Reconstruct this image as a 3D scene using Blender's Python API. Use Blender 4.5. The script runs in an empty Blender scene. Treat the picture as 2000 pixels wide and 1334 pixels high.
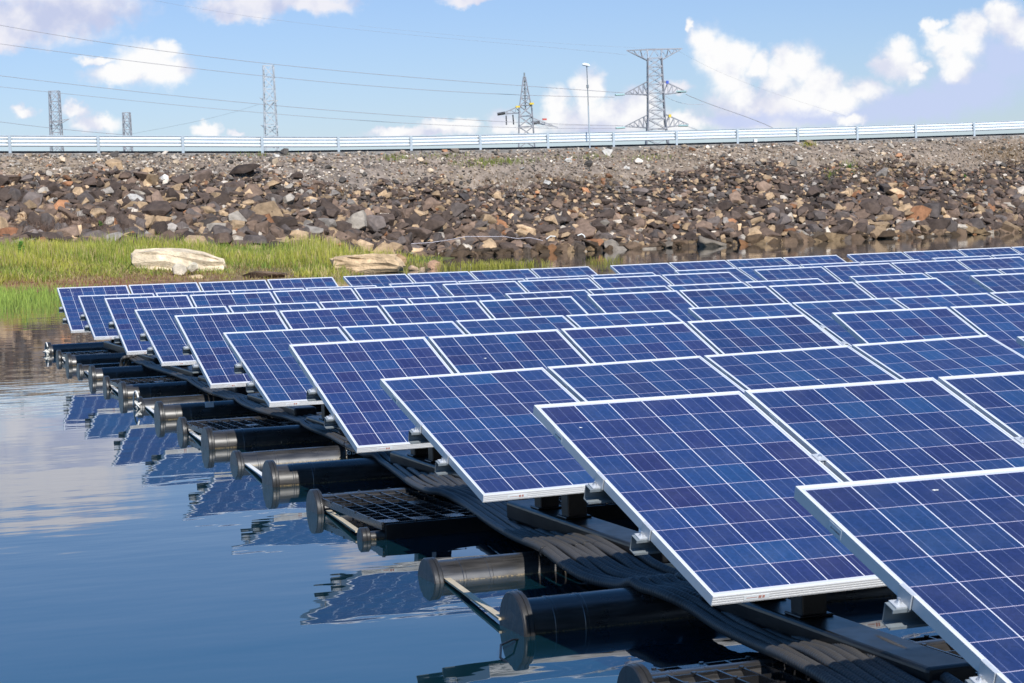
import bpy, bmesh, math, random
import numpy as np
from mathutils import Vector, Matrix, Euler
random.seed(7); RNG = np.random.default_rng(11)
C = bpy.context.scene.collection
scene = bpy.context.scene
PI = math.pi

# ------------------------------------------------------------------ camera geometry (survey of the place)
CAMZ = 1.8287; F = 4093.84
RM = np.array([[0.9385424, -0.3435138, -0.03371], [0.0524025, 0.0452759, 0.9975991], [0.3411629, 0.9380556, -0.0604944]])
HF = np.array([RM[2][0], RM[2][1], 0.0]); HF /= np.linalg.norm(HF)
def ray(px, py):
    return np.array([(px - 1000) / F, (667 - py) / F, 1.0]) @ RM
def U(px, py, z):                      # sight line meets the level z
    v = ray(px, py); t = (z - CAMZ) / v[2]
    return np.array([0, 0, CAMZ]) + v * t
def AT(px, py, D):                     # sight line at horizontal distance D
    v = ray(px, py); t = D / (v @ HF)
    return np.array([0, 0, CAMZ]) + v * t
def hor(px): return 452.54 - px * 0.033791

# ------------------------------------------------------------------ helpers
class MB:
    def __init__(s): s.v = []; s.f = []; s.m = []; s.sm = []
    def add(s, vs, fs, mi=0, smooth=False):
        n = len(s.v); s.v += [tuple(map(float, p)) for p in vs]
        for f in fs: s.f.append([i + n for i in f]); s.m.append(mi); s.sm.append(smooth)
    def box(s, lo, hi, mi=0, M=None):
        x0, y0, z0 = lo; x1, y1, z1 = hi
        vs = [(x0,y0,z0),(x1,y0,z0),(x1,y1,z0),(x0,y1,z0),(x0,y0,z1),(x1,y0,z1),(x1,y1,z1),(x0,y1,z1)]
        if M is not None: vs = [tuple(M @ Vector(p)) for p in vs]
        s.add(vs, [(0,3,2,1),(4,5,6,7),(0,1,5,4),(1,2,6,5),(2,3,7,6),(3,0,4,7)], mi)
    def bar(s, a, b, w, h=None, mi=0):
        a = Vector(a); b = Vector(b); h = h or w; d = (b - a)
        L = d.length
        if L < 1e-6: return
        q = d.to_track_quat('Z', 'Y'); M = Matrix.Translation(a) @ q.to_matrix().to_4x4()
        s.box((-w/2, -h/2, 0), (w/2, h/2, L), mi, M)
    def tube(s, pts, r, n=8, mi=0, cap=True, radii=None):
        pts = [Vector(p) for p in pts]; rings = []
        up = Vector((0, 0, 1))
        for i, p in enumerate(pts):
            t = (pts[min(i+1, len(pts)-1)] - pts[max(i-1, 0)]).normalized()
            a = t.cross(up)
            if a.length < 1e-3: a = t.cross(Vector((1, 0, 0)))
            a.normalize(); b = a.cross(t)
            rr = radii[i] if radii is not None else r
            rings.append([p + a * rr * math.cos(2*PI*k/n) + b * rr * math.sin(2*PI*k/n) for k in range(n)])
        vs = [q for ring in rings for q in ring]; fs = []
        for i in range(len(pts) - 1):
            for k in range(n):
                fs.append((i*n+k, i*n+(k+1) % n, (i+1)*n+(k+1) % n, (i+1)*n+k))
        s.add(vs, fs, mi, True)
        if cap:
            s.add(rings[0], [tuple(range(n))], mi); s.add(rings[-1], [tuple(reversed(range(n)))], mi)
    def lathe_x(s, prof, n=40, mi=0, smooth=True):      # prof: (x, r) along the x axis
        for (xa, ra), (xb, rb) in zip(prof, prof[1:]):      # crisp steps between the segments
            vs = [(x, r*math.cos(2*PI*k/n), r*math.sin(2*PI*k/n)) for x, r in ((xa, ra), (xb, rb)) for k in range(n)]
            s.add(vs, [(n+k, n+(k+1) % n, (k+1) % n, k) for k in range(n)], mi, smooth)
    def build(s, name, mats, parent=None, col=None):
        me = bpy.data.meshes.new(name)
        me.from_pydata(s.v, [], s.f)
        if not isinstance(mats, (list, tuple)): mats = [mats]
        for m in mats: me.materials.append(m)
        me.polygons.foreach_set('material_index', s.m); me.polygons.foreach_set('use_smooth', s.sm)
        if col is not None:
            at = me.color_attributes.new('Col', 'FLOAT_COLOR', 'POINT')
            at.data.foreach_set('color', np.asarray(col, dtype=np.float32).ravel())
        me.update()
        o = bpy.data.objects.new(name, me); C.objects.link(o)
        if parent is not None: o.parent = parent
        return o
def bmbuild(name, bm, mat, parent=None):
    me = bpy.data.meshes.new(name); bm.to_mesh(me); bm.free(); me.materials.append(mat)
    o = bpy.data.objects.new(name, me); C.objects.link(o)
    if parent is not None: o.parent = parent
    return o
def tag(o, label, cat, group=None, kind=None):
    if label: o['label'] = label
    if cat: o['category'] = cat
    if group: o['group'] = group
    if kind: o['kind'] = kind
    return o
def thing(name, label, cat, loc=(0, 0, 0), group=None):
    o = bpy.data.objects.new(name, None); C.objects.link(o); o.location = [float(q) for q in loc]
    o.empty_display_size = .1
    return tag(o, label, cat, group)
def copy_tree(root, parent=None):
    c = root.copy(); C.objects.link(c)
    if parent is not None: c.parent = parent
    for ch in [q for q in root.children]: copy_tree(ch, c)
    return c
def shade_bevel(o, w=.004, seg=2):
    m = o.modifiers.new('bevel', 'BEVEL'); m.width = w; m.segments = seg; m.limit_method = 'ANGLE'

# ------------------------------------------------------------------ materials
def mat(name):
    m = bpy.data.materials.new(name); m.use_nodes = True
    return m, m.node_tree.nodes, m.node_tree.links, m.node_tree.nodes['Principled BSDF']
def simple(name, col, rough=.5, metal=0, noise=.15, scale=20, bump=0, spec=.5, coat=0):
    m, N, L, b = mat(name)
    tc = N.new('ShaderNodeTexCoord'); nz = N.new('ShaderNodeTexNoise'); nz.inputs['Scale'].default_value = scale; nz.inputs['Detail'].default_value = 5
    L.new(tc.outputs['Object'], nz.inputs['Vector'])
    mx = N.new('ShaderNodeMix'); mx.data_type = 'RGBA'
    mx.inputs[6].default_value = (*[c*(1-noise) for c in col], 1); mx.inputs[7].default_value = (*[min(1, c*(1+noise)) for c in col], 1)
    L.new(nz.outputs['Fac'], mx.inputs[0]); L.new(mx.outputs[2], b.inputs['Base Color'])
    b.inputs['Roughness'].default_value = rough; b.inputs['Metallic'].default_value = metal
    b.inputs['Specular IOR Level'].default_value = spec; b.inputs['Coat Weight'].default_value = coat
    rr = N.new('ShaderNodeMapRange'); rr.inputs[3].default_value = max(0, rough-.08); rr.inputs[4].default_value = min(1, rough+.1)
    L.new(nz.outputs['Fac'], rr.inputs[0]); L.new(rr.outputs[0], b.inputs['Roughness'])
    if bump:
        bp = N.new('ShaderNodeBump'); bp.inputs['Strength'].default_value = bump; bp.inputs['Distance'].default_value = .01
        L.new(nz.outputs['Fac'], bp.inputs['Height']); L.new(bp.outputs[0], b.inputs['Normal'])
    return m
M = {}
M['alu'] = simple('anodised aluminium', (.73, .735, .74), .45, .15, .04, 60)
M['galv'] = simple('galvanised steel', (.20, .23, .25), .5, .1, .2, 45)
M['clamp'] = simple('clamp metal', (.58, .60, .62), .4, .3, .1, 60)
M['bolt'] = simple('zinc bolt', (.75, .76, .78), .3, .8, .1, 80)
M['white'] = simple('white plastic', (.78, .77, .72), .55, 0, .1, 30)
M['strap'] = simple('weathered tie bar', (.52, .44, .31), .6, 0, .25, 14)
M['black'] = simple('black moulded plastic', (.008, .008, .009), .38, 0, .3, 30)
M['rail_white'] = simple('galvanised guardrail', (.72, .77, .80), .5, .08, .06, 3)
M['post'] = simple('guardrail post steel', (.42, .48, .52), .5, .3, .1, 4)
M['pylon'] = simple('tower steel', (.34, .34, .37), .5, .3, .1, 2)
M['pylon_light'] = simple('bright tower steel', (.52, .54, .57), .45, .3, .1, 2)
M['insul_dark'] = simple('dark insulator', (.04, .04, .045), .4, 0, .1, 5)
M['insul'] = simple('glass insulator', (.35, .50, .50), .3, 0, .1, 5)
M['wire'] = simple('conductor', (.56, .52, .55), .5, .3, .1, 1)
M['yellow'] = simple('yellow plate', (.65, .48, .05), .5)
M['blue'] = simple('blue plate', (.05, .10, .50), .5)
M['red'] = simple('red plate', (.5, .08, .06), .5)
M['paper'] = simple('label paper', (.70, .74, .76), .5, 0, .04, 30)
M['ink'] = simple('label ink', (.05, .06, .08), .6)
M['redink'] = simple('faded red ink', (.45, .22, .18), .6)
M['chalk'] = simple('chalk mark', (.72, .72, .68), .8)
M['road'] = simple('road asphalt', (.045, .043, .042), .85, 0, .3, 3)

def mat_hdpe():                         # black polyethylene pipe, scuffed, dusty where it was handled
    m, N, L, b = mat('black polyethylene')
    tc = N.new('ShaderNodeTexCoord')
    mp = N.new('ShaderNodeMapping'); mp.inputs['Scale'].default_value = (3, 26, 26); L.new(tc.outputs['Object'], mp.inputs[0])
    n1 = N.new('ShaderNodeTexNoise'); n1.inputs['Scale'].default_value = 2; n1.inputs['Detail'].default_value = 7; L.new(mp.outputs[0], n1.inputs['Vector'])
    n2 = N.new('ShaderNodeTexNoise'); n2.inputs['Scale'].default_value = 9; n2.inputs['Detail'].default_value = 4; L.new(tc.outputs['Object'], n2.inputs['Vector'])
    cr = N.new('ShaderNodeValToRGB'); cr.color_ramp.elements[0].position = .35; cr.color_ramp.elements[0].color = (.018, .0175, .0175, 1)
    cr.color_ramp.elements[1].position = .75; cr.color_ramp.elements[1].color = (.060, .057, .056, 1)
    L.new(n1.outputs['Fac'], cr.inputs[0])
    geo = N.new('ShaderNodeNewGeometry'); sp = N.new('ShaderNodeSeparateXYZ'); L.new(geo.outputs['Position'], sp.inputs[0])
    zr = N.new('ShaderNodeMapRange'); zr.inputs[1].default_value = .0; zr.inputs[2].default_value = .011; zr.inputs[3].default_value = 1; zr.inputs[4].default_value = 0; L.new(sp.outputs['Z'], zr.inputs[0])
    n3 = N.new('ShaderNodeTexNoise'); n3.inputs['Scale'].default_value = 110; n3.inputs['Detail'].default_value = 2; L.new(geo.outputs['Position'], n3.inputs['Vector'])
    cp = N.new('ShaderNodeMapRange'); cp.inputs[1].default_value = .42; cp.inputs[2].default_value = .6; L.new(n3.outputs['Fac'], cp.inputs[0])
    ml = N.new('ShaderNodeMath'); ml.operation = 'MULTIPLY'; L.new(zr.outputs[0], ml.inputs[0]); L.new(cp.outputs[0], ml.inputs[1])
    sc_ = N.new('ShaderNodeMix'); sc_.data_type = 'RGBA'; L.new(ml.outputs[0], sc_.inputs[0]); L.new(cr.outputs[0], sc_.inputs[6]); sc_.inputs[7].default_value = (.24, .18, .09, 1)
    L.new(sc_.outputs[2], b.inputs['Base Color'])
    rr = N.new('ShaderNodeMapRange'); rr.inputs[3].default_value = .22; rr.inputs[4].default_value = .36; L.new(n2.outputs['Fac'], rr.inputs[0]); L.new(rr.outputs[0], b.inputs['Roughness'])
    b.inputs['Specular IOR Level'].default_value = 1.0
    bp = N.new('ShaderNodeBump'); bp.inputs['Strength'].default_value = .25; bp.inputs['Distance'].default_value = .002
    L.new(n1.outputs['Fac'], bp.inputs['Height']); L.new(bp.outputs[0], b.inputs['Normal'])
    return m
M['hdpe'] = mat_hdpe()
M['flange'] = simple('flange plastic', (.026, .026, .027), .32, 0, .4, 18, bump=.25, spec=.5)
M['beam'] = simple('beam plastic', (.012, .012, .013), .34, 0, .3, 12)
M['grate'] = simple('grating plastic', (.014, .014, .015), .26, 0, .3, 30, spec=.9)

W, LP = .992, 1.64
def mat_cells():
    m, N, L, b = mat('polycrystalline cells')
    tc = N.new('ShaderNodeTexCoord'); sep = N.new('ShaderNodeSeparateXYZ'); L.new(tc.outputs['Object'], sep.inputs[0])
    def mth(op, a, bb=None, c=None):
        n = N.new('ShaderNodeMath'); n.operation = op
        for i, q in enumerate((a, bb, c)):
            if q is None: continue
            if isinstance(q, (int, float)): n.inputs[i].default_value = q
            else: L.new(q, n.inputs[i])
        return n.outputs[0]
    pu, pv = .1595, .1585
    u = mth('DIVIDE', mth('SUBTRACT', sep.outputs['X'], (W - 6*pu)/2), pu)
    v = mth('DIVIDE', mth('SUBTRACT', mth('MULTIPLY', sep.outputs['Y'], -1), .0275), pv)
    fu, fv = mth('FRACT', u), mth('FRACT', v); iu, iv = mth('FLOOR', u), mth('FLOOR', v)
    du = mth('ABSOLUTE', mth('SUBTRACT', fu, .5)); dv = mth('ABSOLUTE', mth('SUBTRACT', fv, .5))
    gu = mth('GREATER_THAN', du, .5 - .0019/pu); gv = mth('GREATER_THAN', dv, .5 - .0012/pv)
    oob = mth('MAXIMUM', mth('GREATER_THAN', mth('ABSOLUTE', mth('SUBTRACT', u, 3)), 3.0), mth('GREATER_THAN', mth('ABSOLUTE', mth('SUBTRACT', v, 5)), 5.0))
    bb = mth('ABSOLUTE', mth('SUBTRACT', mth('FRACT', mth('ADD', mth('MULTIPLY', fu, 3), 0)), .5))
    bus = mth('LESS_THAN', bb, .5*.0014*3/pu)
    oi = N.new('ShaderNodeObjectInfo')
    cb = N.new('ShaderNodeCombineXYZ'); L.new(iu, cb.inputs[0]); L.new(iv, cb.inputs[1]); L.new(mth('MULTIPLY', oi.outputs['Random'], 613.0), cb.inputs[2])
    wn = N.new('ShaderNodeTexWhiteNoise'); wn.noise_dimensions = '3D'; L.new(cb.outputs[0], wn.inputs['Vector'])
    ramp = N.new('ShaderNodeValToRGB'); e = ramp.color_ramp.elements
    e[0].position = 0; e[0].color = (.026, .026, .098, 1); e[1].position = 1; e[1].color = (.022, .062, .178, 1)
    for p, c in ((.2, (.025, .030, .114, 1)), (.55, (.022, .038, .132, 1)), (.85, (.022, .047, .150, 1))):
        q = e.new(p); q.color = c
    L.new(wn.outputs['Value'], ramp.inputs[0])
    # crystal grain
    mp = N.new('ShaderNodeVectorMath'); mp.operation = 'ADD'; L.new(tc.outputs['Object'], mp.inputs[0]); L.new(cb.outputs[0], mp.inputs[1])
    vo = N.new('ShaderNodeTexVoronoi'); vo.inputs['Scale'].default_value = 95; L.new(mp.outputs[0], vo.inputs['Vector'])
    gr = N.new('ShaderNodeMapRange'); gr.inputs[3].default_value = .82; gr.inputs[4].default_value = 1.2; L.new(vo.outputs['Color'], gr.inputs[0])
    nz = N.new('ShaderNodeTexNoise'); nz.inputs['Scale'].default_value = 3.5; nz.inputs['Detail'].default_value = 4; L.new(mp.outputs[0], nz.inputs['Vector'])
    nr = N.new('ShaderNodeMapRange'); nr.inputs[3].default_value = .88; nr.inputs[4].default_value = 1.14; L.new(nz.outputs['Fac'], nr.inputs[0])
    pr = N.new('ShaderNodeMapRange'); pr.inputs[3].default_value = .74; pr.inputs[4].default_value = .98; L.new(oi.outputs['Random'], pr.inputs[0])
    vm = N.new('ShaderNodeVectorMath'); vm.operation = 'SCALE'; L.new(ramp.outputs[0], vm.inputs[0])
    L.new(mth('MULTIPLY', mth('MULTIPLY', gr.outputs[0], nr.outputs[0]), pr.outputs[0]), vm.inputs['Scale'])
    def mix(fac, a, col):
        x = N.new('ShaderNodeMix'); x.data_type = 'RGBA'; L.new(fac, x.inputs[0]); L.new(a, x.inputs[6]); x.inputs[7].default_value = (*col, 1); return x.outputs[2]
    c = mix(mth('MULTIPLY', bus, .6), vm.outputs[0], (.26, .30, .48))
    c = mix(gv, c, (.62, .55, .66))
    c = mix(gu, c, (.78, .78, .82))
    c = mix(oob, c, (.58, .60, .66))
    # thin film of dust
    dn = N.new('ShaderNodeTexNoise'); dn.inputs['Scale'].default_value = 6; dn.inputs['Detail'].default_value = 8; L.new(tc.outputs['Object'], dn.inputs['Vector'])
    dr = N.new('ShaderNodeMapRange'); dr.inputs[1].default_value = .45; dr.inputs[2].default_value = .9; dr.inputs[3].default_value = 0; dr.inputs[4].default_value = .06; L.new(dn.outputs['Fac'], dr.inputs[0])
    c = mix(dr.outputs[0], c, (.45, .42, .40))
    L.new(c, b.inputs['Base Color'])
    b.inputs['Roughness'].default_value = .35; b.inputs['Specular IOR Level'].default_value = .3
    b.inputs['Coat Weight'].default_value = 1; b.inputs['Coat Roughness'].default_value = .04; b.inputs['Coat IOR'].default_value = 1.36
    return m
M['cells'] = mat_cells()
def mat_backsheet():
    m, N, L, b = mat('back sheet')
    tc = N.new('ShaderNodeTexCoord'); sep = N.new('ShaderNodeSeparateXYZ'); L.new(tc.outputs['Object'], sep.inputs[0])
    outs = []
    for s, p, off in (('X', .158, .022), ('Y', .1575, -.036)):
        a = N.new('ShaderNodeMath'); a.operation = 'SUBTRACT'; L.new(sep.outputs[s], a.inputs[0]); a.inputs[1].default_value = off
        d = N.new('ShaderNodeMath'); d.operation = 'DIVIDE'; L.new(a.outputs[0], d.inputs[0]); d.inputs[1].default_value = p
        f = N.new('ShaderNodeMath'); f.operation = 'PINGPONG'; L.new(d.outputs[0], f.inputs[0]); f.inputs[1].default_value = .5
        g = N.new('ShaderNodeMath'); g.operation = 'LESS_THAN'; L.new(f.outputs[0], g.inputs[0]); g.inputs[1].default_value = .028
        outs.append(g)
    mx = N.new('ShaderNodeMath'); mx.operation = 'MAXIMUM'; L.new(outs[0].outputs[0], mx.inputs[0]); L.new(outs[1].outputs[0], mx.inputs[1])
    c = N.new('ShaderNodeMix'); c.data_type = 'RGBA'; c.inputs[6].default_value = (.55, .55, .54, 1); c.inputs[7].default_value = (.85, .85, .85, 1)
    L.new(mx.outputs[0], c.inputs[0]); L.new(c.outputs[2], b.inputs['Base Color']); b.inputs['Roughness'].default_value = .6
    # the gaps between cells let sunlight through the laminate
    tr = N.new('ShaderNodeBsdfTranslucent'); tr.inputs[0].default_value = (.8, .8, .8, 1)
    ms = N.new('ShaderNodeMixShader'); h = N.new('ShaderNodeMath'); h.operation = 'MULTIPLY'; h.inputs[1].default_value = .5
    L.new(mx.outputs[0], h.inputs[0]); L.new(h.outputs[0], ms.inputs[0]); L.new(b.outputs[0], ms.inputs[1]); L.new(tr.outputs[0], ms.inputs[2])
    L.new(ms.outputs[0], N['Material Output'].inputs[0])
    return m
M['back'] = mat_backsheet()

def mat_attr(name, rough=.85, nscale=6, var=.35, bump=.5, dist=.03, trans=0, fine=40):
    m, N, L, b = mat(name)
    at = N.new('ShaderNodeAttribute'); at.attribute_name = 'Col'
    tc = N.new('ShaderNodeTexCoord'); geo = N.new('ShaderNodeNewGeometry')
    n1 = N.new('ShaderNodeTexNoise'); n1.inputs['Scale'].default_value = nscale; n1.inputs['Detail'].default_value = 8; n1.inputs['Roughness'].default_value = .65; L.new(geo.outputs['Position'], n1.inputs['Vector'])
    mr = N.new('ShaderNodeMapRange'); mr.inputs[1].default_value = .3; mr.inputs[2].default_value = .7; mr.inputs[3].default_value = 1-var; mr.inputs[4].default_value = 1+var; L.new(n1.outputs['Fac'], mr.inputs[0])
    vm = N.new('ShaderNodeVectorMath'); vm.operation = 'SCALE'; L.new(at.outputs['Color'], vm.inputs[0]); L.new(mr.outputs[0], vm.inputs['Scale'])
    L.new(vm.outputs[0], b.inputs['Base Color']); b.inputs['Roughness'].default_value = rough; b.inputs['Specular IOR Level'].default_value = .25
    if bump:
        n2 = N.new('ShaderNodeTexNoise'); n2.inputs['Scale'].default_value = fine; n2.inputs['Detail'].default_value = 6; L.new(geo.outputs['Position'], n2.inputs['Vector'])
        ad = N.new('ShaderNodeMath'); ad.operation = 'ADD'; L.new(n1.outputs['Fac'], ad.inputs[0]); L.new(n2.outputs['Fac'], ad.inputs[1])
        bp = N.new('ShaderNodeBump'); bp.inputs['Strength'].default_value = bump; bp.inputs['Distance'].default_value = dist
        L.new(ad.outputs[0], bp.inputs['Height']); L.new(bp.outputs[0], b.inputs['Normal'])
    if trans:
        tr = N.new('ShaderNodeBsdfTranslucent'); L.new(vm.outputs[0], tr.inputs[0]); ms = N.new('ShaderNodeMixShader'); ms.inputs[0].default_value = trans
        L.new(b.outputs[0], ms.inputs[1]); L.new(tr.outputs[0], ms.inputs[2]); L.new(ms.outputs[0], N['Material Output'].inputs[0])
    return m
M['rock'] = mat_attr('riprap rock', .85, 3.5, .38, .7, .05, fine=22)
M['grass'] = mat_attr('grass blades', .6, 1.0, .15, 0, trans=.35)
M['soil'] = mat_attr('bank soil', .95, 2.2, .55, .7, .06, fine=14)

def mat_water():
    m, N, L, b = mat('lake water')
    b.inputs['Base Color'].default_value = (.003, .020, .030, 1); b.inputs['Roughness'].default_value = .015; b.inputs['IOR'].default_value = 1.6
    b.inputs['Specular IOR Level'].default_value = .5
    geo = N.new('ShaderNodeNewGeometry')
    def layer(rot, sx, sy, scale, detail=3):
        mp = N.new('ShaderNodeMapping'); mp.inputs['Rotation'].default_value = (0, 0, math.radians(rot)); mp.inputs['Scale'].default_value = (sx, sy, 1)
        L.new(geo.outputs['Position'], mp.inputs[0])
        n = N.new('ShaderNodeTexNoise'); n.inputs['Scale'].default_value = scale; n.inputs['Detail'].default_value = detail; L.new(mp.outputs[0], n.inputs['Vector'])
        return n.outputs['Fac']
    a = layer(16, .45, 1.0, 3.4, 2); c = layer(24, .6, 1.0, 1.0, 2); d = layer(8, .5, 1.0, 9, 1)
    # patches of rougher and calmer water
    pn = N.new('ShaderNodeTexNoise'); pn.inputs['Scale'].default_value = .11; pn.inputs['Detail'].default_value = 3; L.new(geo.outputs['Position'], pn.inputs['Vector'])
    pr = N.new('ShaderNodeMapRange'); pr.inputs[1].default_value = .38; pr.inputs[2].default_value = .62; pr.inputs[3].default_value = .25; pr.inputs[4].default_value = 1.3; L.new(pn.outputs['Fac'], pr.inputs[0])
    def mul(x, k):
        n = N.new('ShaderNodeMath'); n.operation = 'MULTIPLY'; L.new(x, n.inputs[0])
        if isinstance(k, float): n.inputs[1].default_value = k
        else: L.new(k, n.inputs[1])
        return n.outputs[0]
    def add(x, y):
        n = N.new('ShaderNodeMath'); n.operation = 'ADD'; L.new(x, n.inputs[0]); L.new(y, n.inputs[1]); return n.outputs[0]
    h = mul(add(add(mul(a, .0015), mul(c, .0058)), mul(d, .00016)), pr.outputs[0])
    bp = N.new('ShaderNodeBump'); bp.inputs['Strength'].default_value = 1; bp.inputs['Distance'].default_value = 1.0
    L.new(h, bp.inputs['Height']); L.new(bp.outputs[0], b.inputs['Normal'])
    return m
M['water'] = mat_water()

# ------------------------------------------------------------------ camera
cam = bpy.data.cameras.new('camera'); co = bpy.data.objects.new('camera', cam); C.objects.link(co)
cam.sensor_width = 36; cam.lens = F / 2000 * 36; cam.clip_start = .1; cam.clip_end = 20000
Rw = Matrix(((RM[0][0], RM[1][0], -RM[2][0]), (RM[0][1], RM[1][1], -RM[2][1]), (RM[0][2], RM[1][2], -RM[2][2])))
co.matrix_world = Matrix.Translation((0, 0, CAMZ)) @ Rw.to_4x4()
cam.dof.use_dof = True; cam.dof.focus_distance = 13; cam.dof.aperture_fstop = 16
scene.camera = co

# ------------------------------------------------------------------ light
SUN_EL, SUN_AZ = 40.0, 181.0           # azimuth clockwise from +Y
sl = bpy.data.lights.new('sun', 'SUN'); so = bpy.data.objects.new('sun', sl); C.objects.link(so)
sl.energy = 4.9; sl.angle = math.radians(.5); sl.color = (1, .955, .89)
sd = Vector((math.sin(math.radians(SUN_AZ))*math.cos(math.radians(SUN_EL)), math.cos(math.radians(SUN_AZ))*math.cos(math.radians(SUN_EL)), math.sin(math.radians(SUN_EL))))
so.rotation_euler = sd.to_track_quat('Z', 'Y').to_euler()

def build_world():
    w = bpy.data.worlds.new('World'); scene.world = w; w.use_nodes = True
    N, L = w.node_tree.nodes, w.node_tree.links
    bg = N['Background']
    sky = N.new('ShaderNodeTexSky'); sky.sky_type = 'NISHITA'; sky.sun_disc = False
    sky.sun_elevation = math.radians(SUN_EL); sky.sun_rotation = math.radians(SUN_AZ); sky.air_density = 1.0; sky.dust_density = .35; sky.ozone_density = 3.5
    bg.inputs['Strength'].default_value = SKY
    tc = N.new('ShaderNodeTexCoord')
    nrm = N.new('ShaderNodeVectorMath'); nrm.operation = 'NORMALIZE'; L.new(tc.outputs['Generated'], nrm.inputs[0])
    sep = N.new('ShaderNodeSeparateXYZ'); L.new(nrm.outputs[0], sep.inputs[0])
    def mth(op, a, b=None, c=None):
        n = N.new('ShaderNodeMath'); n.operation = op
        for i, q in enumerate((a, b, c)):
            if q is None: continue
            if isinstance(q, (int, float)): n.inputs[i].default_value = q
            else: L.new(q, n.inputs[i])
        return n.outputs[0]
    K = F / 100                          # about one unit per 100 px of the photograph
    az = mth('MULTIPLY', mth('ARCTAN2', sep.outputs[0], sep.outputs[1]), K); el = mth('MULTIPLY', mth('ARCSINE', sep.outputs[2]), K)
    P = N.new('ShaderNodeCombineXYZ'); L.new(az, P.inputs[0]); L.new(el, P.inputs[1])
    def noise(scale, detail, rough=.6, off=(0, 0, 0), typ=None):
        ad = N.new('ShaderNodeVectorMath'); ad.operation = 'ADD'; ad.inputs[1].default_value = off; L.new(P.outputs[0], ad.inputs[0])
        n = N.new('ShaderNodeTexNoise'); n.noise_dimensions = '3D'; n.inputs['Scale'].default_value = scale; n.inputs['Detail'].default_value = detail; n.inputs['Roughness'].default_value = rough
        L.new(ad.outputs[0], n.inputs['Vector']); return n
    # billow the outline
    n1 = noise(1.9, 3, .55); n2 = noise(5.0, 5, .62, (7, 3, 1))
    def cen(n, k):
        s = N.new('ShaderNodeVectorMath'); s.operation = 'SUBTRACT'; L.new(n.outputs['Color'], s.inputs[0]); s.inputs[1].default_value = (.5, .5, .5)
        q = N.new('ShaderNodeVectorMath'); q.operation = 'SCALE'; L.new(s.outputs[0], q.inputs[0]); q.inputs['Scale'].default_value = k; return q.outputs[0]
    a1 = N.new('ShaderNodeVectorMath'); a1.operation = 'ADD'; L.new(P.outputs[0], a1.inputs[0]); L.new(cen(n1, .40), a1.inputs[1])
    a2 = N.new('ShaderNodeVectorMath'); a2.operation = 'ADD'; L.new(a1.outputs[0], a2.inputs[0]); L.new(cen(n2, .24), a2.inputs[1])
    PW = N.new('ShaderNodeVectorMath'); PW.operation = 'MULTIPLY'; L.new(a2.outputs[0], PW.inputs[0]); PW.inputs[1].default_value = (1, 1, 0)
    def field(blobs, gro=1):
        acc = None
        for x, y, rx, ry in [(x, y, rx*gro, ry*gro) for x, y, rx, ry in blobs]:
            v = ray(x, y); v = v / np.linalg.norm(v)
            ca, ce = math.atan2(v[0], v[1]) * K, math.asin(v[2]) * K
            ix, iy = 100 / rx, 100 / ry
            ma = N.new('ShaderNodeVectorMath'); ma.operation = 'MULTIPLY_ADD'; L.new(PW.outputs[0], ma.inputs[0])
            ma.inputs[1].default_value = (ix, iy, 0); ma.inputs[2].default_value = (-ca*ix, -ce*iy, 0)
            ln = N.new('ShaderNodeVectorMath'); ln.operation = 'LENGTH'; L.new(ma.outputs[0], ln.inputs[0])
            if acc is None: acc = ln.outputs['Value']
            else: acc = mth('SMOOTH_MIN', acc, ln.outputs['Value'], .18)
        return mth('SUBTRACT', 1.0, acc)
    def smooth(x, a, b, lo=0, hi=1):
        r = N.new('ShaderNodeMapRange'); r.interpolation_type = 'SMOOTHSTEP'; L.new(x, r.inputs[0])
        r.inputs[1].default_value = a; r.inputs[2].default_value = b; r.inputs[3].default_value = lo; r.inputs[4].default_value = hi; return r.outputs[0]
    nd = noise(3.2, 6, .62, (3, 9, 4)); ndc = mth('SUBTRACT', nd.outputs['Fac'], .5)
    crisp = [(1375,85,30,38),(1400,105,42,48),(1440,112,36,32),(1350,55,8,14),(1425,150,42,48),(1452,192,28,30),(1480,128,28,26),
        (1535,112,32,30),(1562,130,46,42),(1602,160,46,36),(1520,152,38,34),(1640,196,52,26),(1692,176,42,26),(1590,190,70,32),
        (1752,122,44,36),(1760,95,30,24),(1722,126,26,16),(1782,142,26,20),
        (1815,55,20,18),(1840,80,32,26),(1862,106,36,30),(1900,52,42,30),(1960,36,38,40),(1950,18,25,22),(1992,55,42,34),(1880,86,42,32),(1870,132,32,30),(1830,45,20,12),
        (1085,205,27,40),(1145,188,30,56),(1165,172,22,30),(1200,222,62,34),(1250,200,36,32),(1330,240,56,22),(1660,232,28,12),(1800,125,18,12),
        (285,125,72,38),(330,138,44,30),(235,145,72,22),(320,98,26,18),(190,120,40,10),
        (45,216,22,13),(150,216,28,14),(190,242,50,20),(405,256,24,13),(462,262,20,8),(770,258,42,9),(862,246,42,13),(905,246,30,13),(985,238,34,24),(1030,250,40,12)]
    soft = [(60,40,190,58),(160,18,150,50),(10,75,100,30),(80,-30,190,66),(-80,-10,160,80),(-200,60,120,60),(480,14,120,34),(610,6,110,24),(445,30,48,22),(920,-2,64,14),
        (1315,168,40,18),(1180,235,150,40),(1500,215,170,50),(820,258,130,14),(40,-60,240,90),(655,-225,80,40),(-350,-120,200,60)]
    grey = [(1965,120,85,62),(1900,172,130,58),(1790,205,170,46),(1630,225,170,26),(1980,60,50,40),(1450,232,120,20),(2150,120,200,90)]
    fc = mth('ADD', field(crisp, 1.17), mth('MULTIPLY', ndc, .50)); fs = mth('ADD', field(soft), mth('MULTIPLY', ndc, .75)); fg = mth('ADD', field(grey), mth('MULTIPLY', ndc, .45))
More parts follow.
